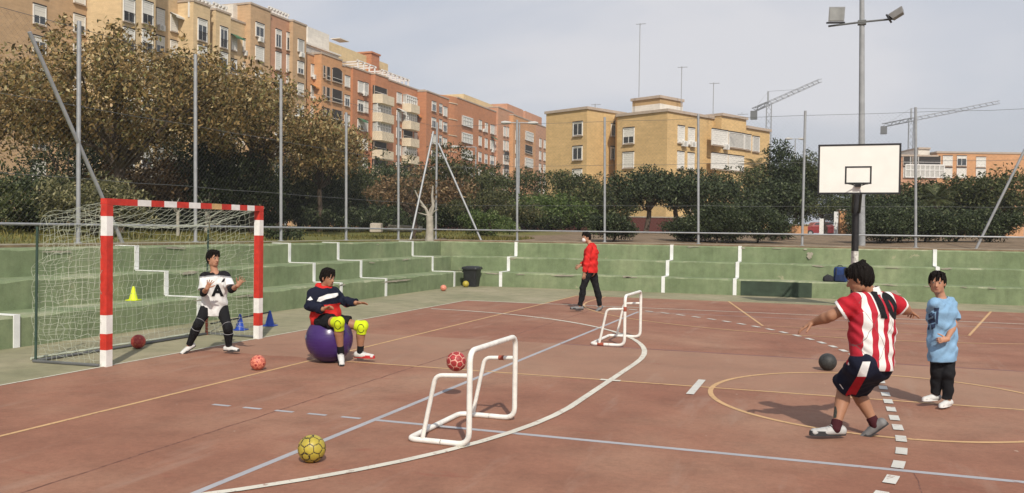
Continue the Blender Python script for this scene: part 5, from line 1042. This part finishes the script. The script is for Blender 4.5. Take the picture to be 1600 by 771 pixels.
        if bun: F.seg(c+u*.105*h-f*.03*h+r*.02, c+u*.128*h-f*.06*h+r*.035, .026*h, .022*h, .012); F.seg(c+u*.12*h-f*.055*h+r*.05, c+u*.135*h-f*.08*h+r*.065, .012*h, .006*h, .01)
        _, P = F.sub(F.lo, F.lo+F.n*F.h); P = P[:F.n[0], :F.n[1], :F.n[2]]; q = P-(c+u*.09*h); az = np.arctan2(q@r, q@f); el = q@u
        F.v = (F.v+(.0045*np.sin(az*11+seed+el*25)+.003*np.sin(az*23+el*60+seed*2)+.002*np.sin((P@r)*190+(P@f)*150))*h).astype(np.float32)
        V, Fc = F.mesh(); return mesh_obj('hair', V, Fc, HAIRM, s.root, None, True)
    def field(s, lo=None, hi=None, res=None): return Field(s.lo if lo is None else lo, s.hi if hi is None else hi, res or s.res)
    def emit(s, F, name, mats, mi=None, sm=1, thick=True, uv=None):
        V, Fc = F.mesh(); V = vsmooth(V, Fc, sm); m = None
        if mi is not None: m = mi(V[Fc].mean(1))
        o = mesh_obj(name, V, Fc, mats, s.root, m, True); o['_f'] = 0; del o['_f']
        if uv is not None:
            me = o.data; l = me.uv_layers.new(name='uv'); vi = np.zeros(len(me.loops), dtype=np.int32); me.loops.foreach_get('vertex_index', vi); l.data.foreach_set('uv', uv(V)[vi].astype(np.float32).ravel())
        s.last = (V, Fc); return o
    def shoe(s, sd, d, L=.27, w=.046, upm=None, solem=None, pitch=0., hgt=1.):
        sc = s.s; an = s.J['an'+sd]; d = unit(d); sidev = unit(np.cross(d, (0, 0, 1))); n = unit(np.cross(sidev, d)); d2 = d
        heel = an-n*(.072*sc)-d2*.05*sc; toe = heel+d2*(L-.05)*sc; F = Field(np.minimum(heel, toe)-.12, np.maximum(heel, toe)+.15, .005)
        F.seg(heel+n*.036*sc, toe+n*.026*sc, .036*sc, .031*sc, .012, sidev, 1.15); F.seg(heel+n*.045*sc, an-n*.018*sc, .038*sc, .040*sc, .015, flatb=True); F.seg(an-n*.022*sc, heel+d2*.16*sc+n*.030*sc, .034*sc, .030*sc, .02); F.seg(an-n*.035*sc, an+n*.05*sc, .032*sc, .034*sc, .0, cut=True); 
        # flat bottom
        sl = tuple(slice(0, k) for k in F.n); _, P = F.sub(F.lo, F.lo+F.n*F.h); P = P[:F.n[0], :F.n[1], :F.n[2]]; F.v = np.maximum(F.v, -((P-(heel+n*.012*sc))@n)).astype(np.float32)
        V, Fc = F.mesh(); V = vsmooth(V, Fc, 1); up = mesh_obj('shoe', V, Fc, upm, s.root, None, True)
        b = MB(); pts = []; 
        for k in range(24):
            a = 2*math.pi*k/24; x = math.cos(a); y = math.sin(a); ww = (.040 if x > 0 else .034)*sc*(1+.12*x); pts.append((heel+toe)/2+d2*x*((L-.05)/2+.040)*sc+sidev*np.sign(y)*abs(y)**.7*ww)
        m = len(pts); b.raw([p-n*.0 for p in pts]+[p+n*.026*sc for p in pts]+[(p-(heel+toe)/2)*.96+(heel+toe)/2+n*.040*sc for p in pts], [tuple(range(m-1, -1, -1)), tuple(range(2*m, 3*m))]+[(j*m+i, j*m+(i+1) % m, (j+1)*m+(i+1) % m, (j+1)*m+i) for j in range(2) for i in range(m)]); part('sole', b, solem, up, True)
        b = MB()
        for k in range(4): q = an+d2*(.045+.022*k)*sc-n*(.002+.011*k)*sc+n*.012*sc; b.tube([q-sidev*.022*sc, q+n*.006*sc, q+sidev*.022*sc], .003*sc, 0, 5)
        part('laces', b, solem if False else upm, up)
def project(name, polys, O, ux, uy, n, mesh, m, parent, off=.005, maxlen=.02, two=False):
    bmx = bmesh.new()
    for poly in polys:
        vs_ = [bmx.verts.new((p[0], p[1], 0)) for p in poly]
        try: bmx.faces.new(vs_)
        except ValueError: pass
    bmesh.ops.triangulate(bmx, faces=bmx.faces[:])
    for _ in range(6):
        ed_ = [e for e in bmx.edges if e.calc_length() > maxlen]
        if not ed_: break
        bmesh.ops.subdivide_edges(bmx, edges=ed_, cuts=1); bmesh.ops.triangulate(bmx, faces=[f for f in bmx.faces if len(f.verts) > 3])
    V, Fc = mesh; bvh = BVHTree.FromPolygons([Vector(v) for v in V], [tuple(int(i) for i in f) for f in Fc]); O = Vector(O); ux = Vector(ux).normalized(); uy = Vector(uy).normalized(); n = Vector(n).normalized(); vs = []
    for v in bmx.verts:
        p = O+ux*v.co.x+uy*v.co.y; h_ = bvh.ray_cast(p+n*.35, -n, .7); q = (h_[0]+n*off) if h_[0] else None; vs.append(q)
    fs = [tuple(v.index for v in f.verts) for f in bmx.faces if all(vs[v.index] is not None for v in f.verts)]; vs = [tuple(q) if q else (0, 0, -50) for q in vs]; bmx.free()
    used = sorted({i for f in fs for i in f}); mp_ = {i: k for k, i in enumerate(used)}
    if not fs: return None
    return mesh_obj(name, [vs[i] for i in used], [tuple(mp_[i] for i in f) for f in fs], m, parent, None, True)
def glyph(txt, size, bold=.0):
    cu = bpy.data.curves.new('t', 'FONT'); cu.body = txt; cu.size = size; cu.offset = bold; cu.align_x = 'CENTER'; cu.align_y = 'CENTER'; o = bpy.data.objects.new('t', cu); C.objects.link(o)
    me = bpy.data.meshes.new_from_object(o.evaluated_get(bpy.context.evaluated_depsgraph_get())); P = [[tuple(me.vertices[i].co[:2]) for i in f.vertices] for f in me.polygons]; bpy.data.objects.remove(o); bpy.data.curves.remove(cu); bpy.data.meshes.remove(me); return P
def Z(ox, oy, sc): return lambda x, y: (ox+x/sc, oy+y/sc)
Rg = npv(R0); Fw = npv((Fv[0], Fv[1], 0))/np.linalg.norm(Fv[:2]); Up = npv((0, 0, 1))   # image right, away from camera, up
def joints(zf, D, **kw): return {k: npv(at(*zf(v[0], v[1]), D+v[2])) for k, v in kw.items()}
WHT = cloth('white_cloth', (.70, .70, .69)); BLK = cloth('black_cloth', (.012, .012, .014)); NAVY = cloth('navy_cloth', (.010, .012, .026)); REDC = cloth('red_cloth', (.55, .025, .022)); LBLUE = cloth('light_blue_cloth', (.21, .36, .53))
GREY = cloth('grey_cloth', (.25, .25, .26)); SHW = mat('shoe_white', (.58, .58, .56), .6, .1, 20); SHB = mat('sole_dark', (.03, .03, .032), .7, .2, 20); SHG = mat('shoe_grey', (.17, .17, .17), .6, .2, 20); LIME = cloth('lime_cloth', (.55, .68, .02)); SOLW = mat('sole_white', (.7, .7, .68), .6, .05, 20)

# --- goalkeeper
zf = Z(270, 370, 3.856); D = 12.1
J = joints(zf, D, head=(244, 133, -.02), shl=(190, 240, -.06), shr=(318, 233, .04), ell=(183, 342, -.16), wrl=(207, 312, -.38), elr=(352, 322, -.10), wrr=(392, 294, -.30), hipl=(212, 428, .02), hipr=(288, 428, .08), knl=(152, 528, -.12), knr=(334, 552, -.08), anl=(97, 655, -.02), anr=(337, 662, .0))
# shl is the image left shoulder (his right); he faces the camera, turned to the image right
g = Person(J, .88, SKIN, 'goalkeeper boy in white and black shirt crouching in the goal with both hands raised', (float(at(330, 552, D)[0]), float(at(330, 552, D)[1]), 0)); g.fwd = unit(-Fw+.35*Rg)
F = g.field(); g.torso(F); g.arm(F, 'l'); g.arm(F, 'r'); g.leg(F, 'l'); g.leg(F, 'r'); g.setface(-Fw*.62+Rg*.80); g.head(F, .96)
g.hand(F, 'l', Up*.85+Rg*.42-Fw*.2, Rg*.5-Fw*.8, .45, .12, 1); g.hand(F, 'r', Up*.78+Rg*.60-Fw*.1, -Fw*.9+Rg*.2, .5, .12, -1); body = g.emit(F, 'body', SKIN); g.facebits(body); g.hair(.016, .042, -.05, .028, seed=3)
F = g.field(); wv = wrinkle(.006, 3); g.torso(F, .016, wave=wv, hem=.10, w=1.0); g.arm(F, 'l', .014, to=.78, upper_only=True, wave=wv, loose=.018); g.arm(F, 'r', .014, to=.8, upper_only=True, wave=wv, loose=.018)
F.seg(g.neckb+g.up*.05, g.hc, .052, .06, .0, cut=True)
yoke = g.neckb-Up*.055
o = g.emit(F, 'shirt', [WHT, BLK, GREY], lambda c: np.where((c-yoke)@Up+np.abs((c-yoke)@g.side)*.12 > .018, 1, np.where((c-yoke)@Up+np.abs((c-yoke)@g.side)*.12 > .0, 2, 0))); sm_ = g.last
ch = npv(at(340, 455, D-.1)); vd_ = -unit(ch-CAM); project('letter', glyph('A', .21, .010), ch, Rg, Up, vd_, sm_, BLK, o, .006); project('chest_badge', [[(-.02, -.03), (.02, -.02), (.035, .03), (.0, .01)]], npv(at(348, 438, D-.1)), Rg, Up, vd_, sm_, BLK, o, .006)
F = g.field()
for sd in 'lr': g.arm(F, sd, .008, to=.45, flat=True)
g.torso(F, -.03); o = g.emit(F, 'undershirt', BLK); F = g.field()
F.seg(g.J['hipl'], g.J['hipr'], .108*.88, .108*.88, .03); F.seg(g.pel, g.pel+g.up*.1, .105, .105, .02, g.side, 1.3)
for sd in 'lr': g.leg(F, sd, .010, to=1.97, flat=True)
o = g.emit(F, 'leggings', BLK)
for sd in 'lr':
    F = Field(g.J['kn'+sd]-.16, g.J['kn'+sd]+.16, .005); kn = g.J['kn'+sd]; d1 = unit(g.J['an'+sd]-kn); d0 = unit(g.J['hip'+sd]-kn); F.seg(kn+d0*.06, kn+d1*.07, .066, .062, .0, flata=True, flatb=True); F.ell(kn-Fw*.03, (Rg, Fw, Up), (.05, .05, .07), .02); V, Fc = F.mesh(); kp = mesh_obj('knee_pad', V, Fc, BLK, g.root, None, True)
    for q, dd in ((kn+d1*.07, d1), (kn+d0*.06, d0)): b = MB(); u_ = unit(np.cross(dd, Up)); v_ = np.cross(dd, u_); b.tube([q+(u_*math.cos(a)+v_*math.sin(a))*.064 for a in np.linspace(0, 2*math.pi, 17)[:-1]], .004, 0, 5, closed=True); part('trim', b, GREY, kp, True)
g.shoe('l', -Rg*.55-Fw*.5-Up*.42, .25, upm=SHW, solem=SHB); g.shoe('r', Rg*.95-Fw*.25, .25, upm=SHW, solem=SHB)

# --- boy sitting on the exercise ball
zf = Z(450, 400, 4.06); D = 11.45
bc = npv(at(450+262/4.06, 400+566/4.06, D)); rb = .305; bc[2] = rb+.003
b = MB(); b.lathe([(max(1e-4, rb*math.sin(a)), -rb*math.cos(a)*(1 if a > .5 else 1)) for a in np.linspace(0, math.pi, 48)], tuple(bc), 96); pb = part('exercise_ball', b, mat('purple_vinyl', (.045, .018, .12), .28, .08, 10, .02, 50, spec=.5), None, True); tag(pb, 'large shiny purple exercise ball with a boy sitting on it', 'exercise ball'); pb.data.transform(Matrix.Translation(-Vector(bc))); pb.location = bc
for zr_ in np.linspace(-.24, .24, 13): b = MB(); b.tube([(bc[0]+math.sqrt(rb*rb-zr_*zr_)*math.cos(a), bc[1]+math.sqrt(rb*rb-zr_*zr_)*math.sin(a), bc[2]+zr_) for a in np.linspace(0, 2*math.pi, 65)[:-1]], .0018, 0, 4, closed=True); PLOC[pb.name] = tuple(bc); part('rib', b, bpy.data.materials['purple_vinyl'], pb, True)
PLOC[pb.name] = tuple(bc); b = MB(); vc = unit(-Rg*.92-Fw*.35+Up*.1); b.tube([bc+vc*(rb-.01), bc+vc*(rb+.006)], .03, 0, 18); part('valve', b, GREY, pb, True)
J = joints(zf, D, head=(253, 140, -.02), shl=(158, 238, -.15), shr=(292, 232, .13), ell=(135, 322, -.22), wrl=(222, 338, -.30), elr=(355, 288, .10), wrr=(432, 299, -.05), hipl=(218, 410, -.10), hipr=(262, 408, .08), knl=(322, 425, -.34), knr=(468, 448, .05), anl=(335, 612, -.22), anr=(458, 612, .10))
g = Person(J, 1.0, SKIN_T, 'boy in navy and red hoodie and lime knee pads sitting on a purple ball', (bc[0], bc[1], 0)); g.fwd = unit(Rg*.80-Fw*.6)
F = g.field(); g.torso(F); g.arm(F, 'l'); g.arm(F, 'r'); g.leg(F, 'l'); g.leg(F, 'r'); g.setface(Rg*.80-Fw*.60-Up*.12); g.head(F, 1.0); g.hand(F, 'r', Rg*.98+Up*.02-Fw*.1, -Up*.8+Rg*.1-Fw*.3, .35, .18, -1); g.hand(F, 'l', Rg*.8+Up*.35, -Fw*.2-Up*.7, .15, .8, 1)
F.ell(bc, np.eye(3), (rb-.004, rb-.004, rb-.004), .0, cut=True) if False else None
body = g.emit(F, 'body', SKIN_T); g.facebits(body); g.hair(.020, .040, -.055, .035, seed=5)
F = g.field(); wv = wrinkle(.008, 5); g.torso(F, .032, wave=wv, hem=.04, w=1.05)
for sd in 'lr': g.arm(F, sd, .022, wave=wv, to=.95, flat=True)
F.seg(g.neckb-g.fwd*.05+Up*.02-g.side*.04, g.neckb-g.fwd*.05+Up*.02+g.side*.04, .05, .05, .02); F.seg(g.neckb+Up*.06+g.fwd*.03, g.hc, .052, .06, .0, cut=True)
O_ = g.pel+(g.neckb-g.pel)*.62
def himi(c):
    t = (c-g.pel)@g.up/np.linalg.norm(g.neckb-g.pel); dn = np.minimum(np.linalg.norm(c-g.neckb-Up*.03, axis=1), 9); armd = np.full(len(c), 9.)
    for sd in 'lr':
        for a_, b_ in (('sh', 'el'), ('el', 'wr')):
            A_ = g.J[a_+sd]; B_2 = g.J[b_+sd]; ab = B_2-A_; tt = np.clip((c-A_)@ab/(ab@ab), 0, 1); dd = np.linalg.norm(c-A_-tt[:, None]*ab, axis=1); armd = np.minimum(armd, dd-(.0 if (a_ == 'el') else -.012))
    u_ = (c-O_)@g.side; low = t < .50+.18*np.abs(u_)/.2*0; r_ = np.where(dn < .115, 1, np.where(low, 1, 0)); return np.where((armd < .075) & (dn > .12), 0, r_)
o = g.emit(F, 'hoodie', [NAVY, REDC], himi); sm_ = g.last
fr = unit(-Fw*.75+Rg*.65); uxh = unit(np.cross(Up, fr)); band = [(-.20, -.035), (-.12, .015), (0, .04), (.14, .035), (.19, .02), (.15, -.01), (.05, -.02), (-.08, -.035), (-.15, -.06)]
Oc = npv(at(450+250/4.06, 400+262/4.06, D-.15)); bq = [npv(at(450+x/4.06, 400+y/4.06, D-.15))-Oc for x, y in ((183, 288), (196, 264), (250, 243), (318, 235), (320, 250), (300, 264), (240, 276), (205, 292))]; project('chest_band', [[(float(q@Rg), float(q@Up)) for q in bq]], Oc, Rg, Up, -unit(Oc-CAM), sm_, WHT, o, .006, .015); project('sleeve_mark', [[(-.04, -.015), (.0, .03), (.035, -.01), (.0, -.02)]], g.J['shl']*.62+g.J['ell']*.38, Rg, Up, -Fw, sm_, WHT, o, .006)
F = g.field(); wv = wrinkle(.005, 6); F.seg(g.J['hipl'], g.J['hipr'], .125, .125, .03); F.seg(g.pel, g.pel+g.up*.1, .12, .12, .02, g.side, 1.25)
for sd in 'lr': g.leg(F, sd, .018, to=.62, flat=True, wave=wv, loose=.014)
g.emit(F, 'shorts', BLK)
for sd in 'lr':
    kn = g.J['kn'+sd]; d1 = unit(g.J['an'+sd]-kn); d0 = unit(g.J['hip'+sd]-kn); F = Field(kn-.2, kn+.2, .005); F.seg(kn+d0*.09, kn, .070, .072, .01, flata=True); F.seg(kn, kn+d1*.10, .072, .064, .01, flatb=True); pf = unit(-d0-d1*.5); F.ell(kn+pf*.035, np.eye(3), (.055, .055, .07), .02); V, Fc = F.mesh(); V = vsmooth(V, Fc, 1); kp = mesh_obj('knee_pad', V, Fc, LIME, g.root, None, True)
    project('pad_seam', [[(.045*math.cos(a)*r_, .06*math.sin(a)*r_) for a, r_ in [(t_, 1) for t_ in np.linspace(.2, 5.9, 14)]+[(t_, .86) for t_ in np.linspace(5.9, .2, 14)]]], kn-Up*.02, Rg, Up, -Fw, (V, Fc), BLK, kp, .004)
    F = Field(g.J['an'+sd]-.14, g.J['an'+sd]+.14, .005); F.seg(g.J['an'+sd]-d1*.09, g.J['an'+sd]+d1*.01, .044, .044, .0, flata=True); V, Fc = F.mesh(); mesh_obj('sock', V, Fc, BLK, g.root, None, True)
RS = mat('shoe_red_white', (.45, .03, .03), .5, .1, 20); g.shoe('l', Rg*.25-Fw*.75-Up*.55, .27, upm=SHW, solem=SHB); g.shoe('r', Rg*.96-Fw*.25, .27, upm=SHW, solem=RS)

# --- man in red jacket
zf = Z(860, 350, 5.14); D = 19.3
J = joints(zf, D, head=(288, 110, 0), shl=(312, 196, -.19), shr=(345, 192, .17), ell=(292, 300, -.24), wrl=(274, 392, -.22), elr=(305, 290, .22), wrr=(243, 332, .10), hipl=(305, 385, -.10), hipr=(335, 385, .08), knl=(262, 515, -.12), knr=(372, 525, .08), anl=(236, 664, -.10), anr=(398, 664, .10))
g = Person(J, 1.0, SKIN, 'man in red jacket and white face mask walking at the back of the court', (float(at(918, 485, D)[0]), float(at(918, 485, D)[1]), 0)); g.fwd = unit(-Rg)
F = g.field(); g.torso(F); g.arm(F, 'l'); g.arm(F, 'r'); g.leg(F, 'l'); g.leg(F, 'r'); g.setface(-Rg*.88-Fw*.42-Up*.08); g.head(F, .98); g.hand(F, 'l', -Up*.95-Rg*.1, -Rg*.3+Fw*.8, .1, .3, 1); g.hand(F, 'r', -Rg*.75-Up*.5, -Up*.3+Fw*.3, .1, .5, -1)
body = g.emit(F, 'body', SKIN); g.facebits(body); g.hair(.014, .045, -.055, .012, seed=7)
F = Field(g.hc-.16, g.hc+.16, .004); F.ell(g.hc+g.hf*.058-g.hu*.05, (g.hr, g.hf, g.hu), (.052, .054, .056), .0, plane=[(g.hc+g.hf*.03, -g.hf)]); V, Fc = F.mesh(); mk = mesh_obj('face_mask', vsmooth(V, Fc, 1), Fc, WHT, g.root, None, True)
F = g.field(); wv = wrinkle(.007, 8); g.torso(F, .030, wave=wv, hem=.02, w=1.05)
for sd in 'lr': g.arm(F, sd, .022, wave=wv, to=.93, flat=True)
F.seg(g.neckb-Up*.02, g.neckb+Up*.055, .070, .064, .015, flatb=True); F.seg(g.neckb+Up*.045, g.hc, .056, .06, .0, cut=True); g.emit(F, 'jacket', REDC)
F = g.field(); F.seg(g.J['hipl'], g.J['hipr'], .112, .112, .03)
for sd in 'lr': g.leg(F, sd, .014, to=1.95, flat=True, wave=wrinkle(.004, 9))
g.emit(F, 'trousers', BLK); g.shoe('l', -Rg*.95-Fw*.2+Up*.05, .28, upm=SHG, solem=SHB); g.shoe('r', -Rg*.45-Fw*.6-Up*.30, .28, upm=SHG, solem=SHB)

# --- man in striped number 10 shirt
zf = Z(1240, 400, 2.488); D = 7.45
J = joints(zf, D, head=(256, 90, -.02), shl=(244, 180, -.08), shr=(366, 172, .08), ell=(146, 233, -.02), wrl=(78, 258, .14), elr=(424, 203, .20), wrr=(446, 216, .42), hipl=(276, 425, -.08), hipr=(326, 424, .02), knl=(196, 508, .22), knr=(236, 516, .28), anl=(165, 664, .08), anr=(314, 650, .17))
g = Person(J, 1.03, SKIN_T, 'man in red and white striped number 10 shirt throwing, seen from behind', (float(at(1320, 683, D)[0]), float(at(1320, 683, D)[1]), 0), res=.0055); g.fwd = unit(Fw*.85-Rg*.5)
F = g.field(); g.torso(F, w=1.02); g.arm(F, 'l', .004); g.arm(F, 'r', .006); g.leg(F, 'l'); g.leg(F, 'r'); g.setface(-Rg*.82+Fw*.50-Up*.30); g.head(F, 1.02); g.hand(F, 'l', -Rg*.82-Up*.50+Fw*.2, -Up*.9+Rg*.3, .04, .22, 1); g.hand(F, 'r', Rg*.55-Up*.1+Fw*.8, -Up*.4+Fw*.2, .1, .7, -1)
body = g.emit(F, 'body', SKIN_T); g.facebits(body); g.hair(.024, .038, -.075, .030, bun=True, seed=9)
F = g.field(res=.0055); wv = wrinkle(.007, 10); g.torso(F, .027, wave=wv, hem=.04, w=1.05)
for sd, t_ in (('l', .66), ('r', .72)): g.arm(F, sd, .024, to=t_, upper_only=True, wave=wv, loose=.016)
F.seg(g.neckb-Up*.01, g.neckb+Up*.045+(g.hc-g.neckb)*.1, .072, .064, .012, flatb=True); F.seg(g.neckb+Up*.035, g.hc, .055, .06, .0, cut=True)
ng = NG('striped_shirt'); uvn = ng.sep(ng.tc.outputs['UV']); U_ = uvn[0]; V_ = uvn[1]
st_ = ng.math('FRACT', ng.math('ADD', ng.math('MULTIPLY', U_, 9.2), .28)); rs_ = ng.math('LESS_THAN', ng.math('ABSOLUTE', ng.math('SUBTRACT', st_, .5)), .23)
l1 = ng.math('LESS_THAN', ng.math('ABSOLUTE', ng.math('SUBTRACT', ng.math('FRACT', ng.math('MULTIPLY', ng.math('ADD', ng.math('MULTIPLY', U_, 1.0), ng.math('MULTIPLY', V_, .55)), 5.2)), .5)), .014)
l2 = ng.math('LESS_THAN', ng.math('ABSOLUTE', ng.math('SUBTRACT', ng.math('FRACT', ng.math('MULTIPLY', ng.math('SUBTRACT', ng.math('MULTIPLY', U_, 1.0), ng.math('MULTIPLY', V_, .55)), 5.2)), .5)), .014)
cc = ng.mix(rs_, (.74, .73, .71), (.42, .018, .035)); cc = ng.mix(ng.math('MULTIPLY', ng.math('MAXIMUM', l1, l2), .75), cc, (.16, .10, .10)); nzz = ng.noise(50, 3); STR = ng.done(cc, .8, nzz, .35, .006)
CRIM = cloth('crimson_cloth', (.42, .018, .03))
def smi(c):
    o_ = np.zeros(len(c), int)
    for sd, t_ in (('l', .66), ('r', .72)):
        A_ = g.J['sh'+sd]; B_2 = g.J['el'+sd]; ab = (B_2-A_)*t_; tt = (c-A_)@ab/(ab@ab); dd = np.linalg.norm(c-A_-np.clip(tt, 0, 1)[:, None]*ab, axis=1); m_ = (dd < .115) & (tt > -.05)
        o_[m_] = 1; o_[m_ & (tt > .84)] = 2
    o_[np.linalg.norm(c-g.neckb-Up*.04, axis=1) < .085] = 2; return o_
back = unit(-Fw*.93+Rg*.36); uxs = unit(np.cross(Up, back))
o = g.emit(F, 'shirt', [STR, CRIM, WHT], smi, uv=lambda V: np.stack([(V-g.pel)@uxs, (V-g.pel)@Up], 1)); sm_ = g.last
ch = g.pel+(g.neckb-g.pel)*.70; tiltx = unit(uxs-Up*.10)
project('number', glyph('10', .275, .018), npv(at(1240+348/2.488, 400+196/2.488, 7.4)), tiltx, unit(Up-uxs*.26), -Fw*1., sm_, BLK, o, .007, .015)
F = g.field(); wv = wrinkle(.009, 12); F.seg(g.J['hipl'], g.J['hipr'], .122, .122, .04); F.seg(g.pel-g.up*.02, g.pel+g.up*.09, .122, .121, .03, g.side, 1.39, flatb=True); km = (g.J['knl']+g.J['knr'])/2; F.seg(g.pel, g.pel*.25+km*.75, .105, .092, .06)
for sd in 'lr': g.leg(F, sd, .026, k=.05, to=.90 if sd == 'l' else .96, flat=True, wave=wv, loose=.024)
o = g.emit(F, 'shorts', NAVY); sm_ = g.last
pA = [(1240+x/2.488, 400+y/2.488) for x, y in ((268, 412), (298, 412), (282, 470), (238, 552), (198, 546), (246, 470))]; O_ = npv(at(1340, 590, 7.35))
def loc2(px, py): q = npv(at(px, py, 7.35))-O_; return (float(q@Rg), float(q@Up))
q_ = [loc2(*p) for p in pA]; project('side_stripe', [[q_[5], q_[2], q_[3], q_[4]]], O_, Rg, Up, -unit(O_-CAM), sm_, CRIM, o, .006, .015); project('side_stripe', [[q_[0], q_[1], q_[2], q_[5]]], O_, Rg, Up, -unit(O_-CAM), sm_, WHT, o, .006, .015)
b_ = [loc2(1240+x/2.488, 400+y/2.488) for x, y in ((176, 500), (179, 499), (194, 520), (190, 519))]; project('brand_mark', [b_], O_, Rg, Up, -unit(O_-CAM), sm_, WHT, o, .006)
for sd in 'lr':
    d1 = unit(g.J['an'+sd]-g.J['kn'+sd]); F = Field(g.J['an'+sd]-.14, g.J['an'+sd]+.14, .005); F.seg(g.J['an'+sd]-d1*.055, g.J['an'+sd]+d1*.02, .046, .046, .0, flata=True); V, Fc = F.mesh(); mesh_obj('sock', V, Fc, cloth('maroon_sock_'+sd, (.05, .012, .016)), g.root, None, True)
V, Fc = None, None
g.shoe('l', -Rg*.97-Fw*.1+Up*.01, .29, upm=mat('shoe_light_grey', (.40, .40, .39), .6, .15, 30), solem=SHB); g.shoe('r', -Rg*.62+Fw*.35-Up*.62, .29, upm=SHG, solem=SHB)
F = g.field(); g.leg(F, 'l'); V, Fc = F.mesh(); tp = [loc2(1230+x/3.506, 480+y/3.506) for x, y in ((254, 545), (266, 552), (272, 580), (268, 612), (252, 615), (249, 580))]; project('tattoo', [tp], O_, Rg, Up, -unit(O_-CAM), (V, Fc), mat('tattoo_ink', (.045, .05, .04), .6, .4, 60), g.root, .003, .012)

# --- boy in light blue shirt
zf = Z(1420, 410, 3.21); D = 8.98
J = joints(zf, D, head=(143, 104, -.02), shl=(128, 208, -.09), shr=(206, 203, .07), ell=(122, 300, .13), wrl=(132, 372, .22), elr=(226, 312, -.02), wrr=(192, 386, -.20), hipl=(148, 425, -.02), hipr=(188, 425, .02), knl=(142, 560, .0), knr=(196, 560, -.06), anl=(132, 664, .04), anr=(196, 692, -.05))
g = Person(J, .80, SKIN, 'boy in light blue shirt and black trousers standing at the right edge', (float(at(1473, 636, D)[0]), float(at(1473, 636, D)[1]), 0), res=.0055); g.fwd = unit(-Fw*.8-Rg*.6)
F = g.field(); g.torso(F, w=1.0); g.arm(F, 'l'); g.arm(F, 'r'); g.leg(F, 'l'); g.leg(F, 'r'); g.setface(-Fw*.86-Rg*.50); g.head(F, .95); g.hand(F, 'r', -Rg*.85-Up*.1-Fw*.2, -Up*.2+Fw*.9, .1, .9, -1); g.hand(F, 'l', -Up*.95, Fw, .1, .5, 1)
body = g.emit(F, 'body', SKIN); g.facebits(body, smile=True); g.hair(.018, .042, -.04, .030, seed=13)
F = g.field(res=.0055); wv = wrinkle(.007, 14); g.torso(F, .020, wave=wv, hem=.14, w=1.06)
for sd in 'lr': g.arm(F, sd, .016, to=.80, upper_only=True, wave=wv, loose=.022)
F.seg(g.neckb+Up*.03, g.hc, .054, .06, .0, cut=True); o = g.emit(F, 'shirt', LBLUE); sm_ = g.last
O_ = npv(at(1458, 487, D)); PR = cloth('navy_print', (.035, .05, .10))
def bl(x, y): q = npv(at(1420+x/3.21, 410+y/3.21, D))-O_; return (float(q@Rg), float(q@Up))
for poly in ([(97, 262), (118, 250), (122, 268), (100, 282)], [(126, 232), (152, 228), (150, 244), (128, 248)], [(138, 248), (150, 246), (146, 310), (136, 306)], [(96, 290), (126, 280), (132, 300), (100, 310)], [(94, 318), (104, 314), (104, 338), (95, 340)], [(112, 312), (132, 306), (134, 326), (114, 338)], [(122, 256), (130, 254), (132, 300), (124, 302)]): project('shirt_print', [[bl(*p) for p in poly]], O_, Rg, Up, -unit(O_-CAM), sm_, PR, o, .006, .015)
F = g.field(); F.seg(g.J['hipl'], g.J['hipr'], .085, .085, .03)
for sd in 'lr': g.leg(F, sd, .010, to=1.96, flat=True, wave=wrinkle(.005, 15), loose=.01)
g.emit(F, 'trousers', BLK); g.shoe('l', -Rg*.9-Fw*.35, .27, upm=SHW, solem=SOLW); g.shoe('r', -Rg*.75-Fw*.6, .27, upm=SHW, solem=SOLW)
#==END==
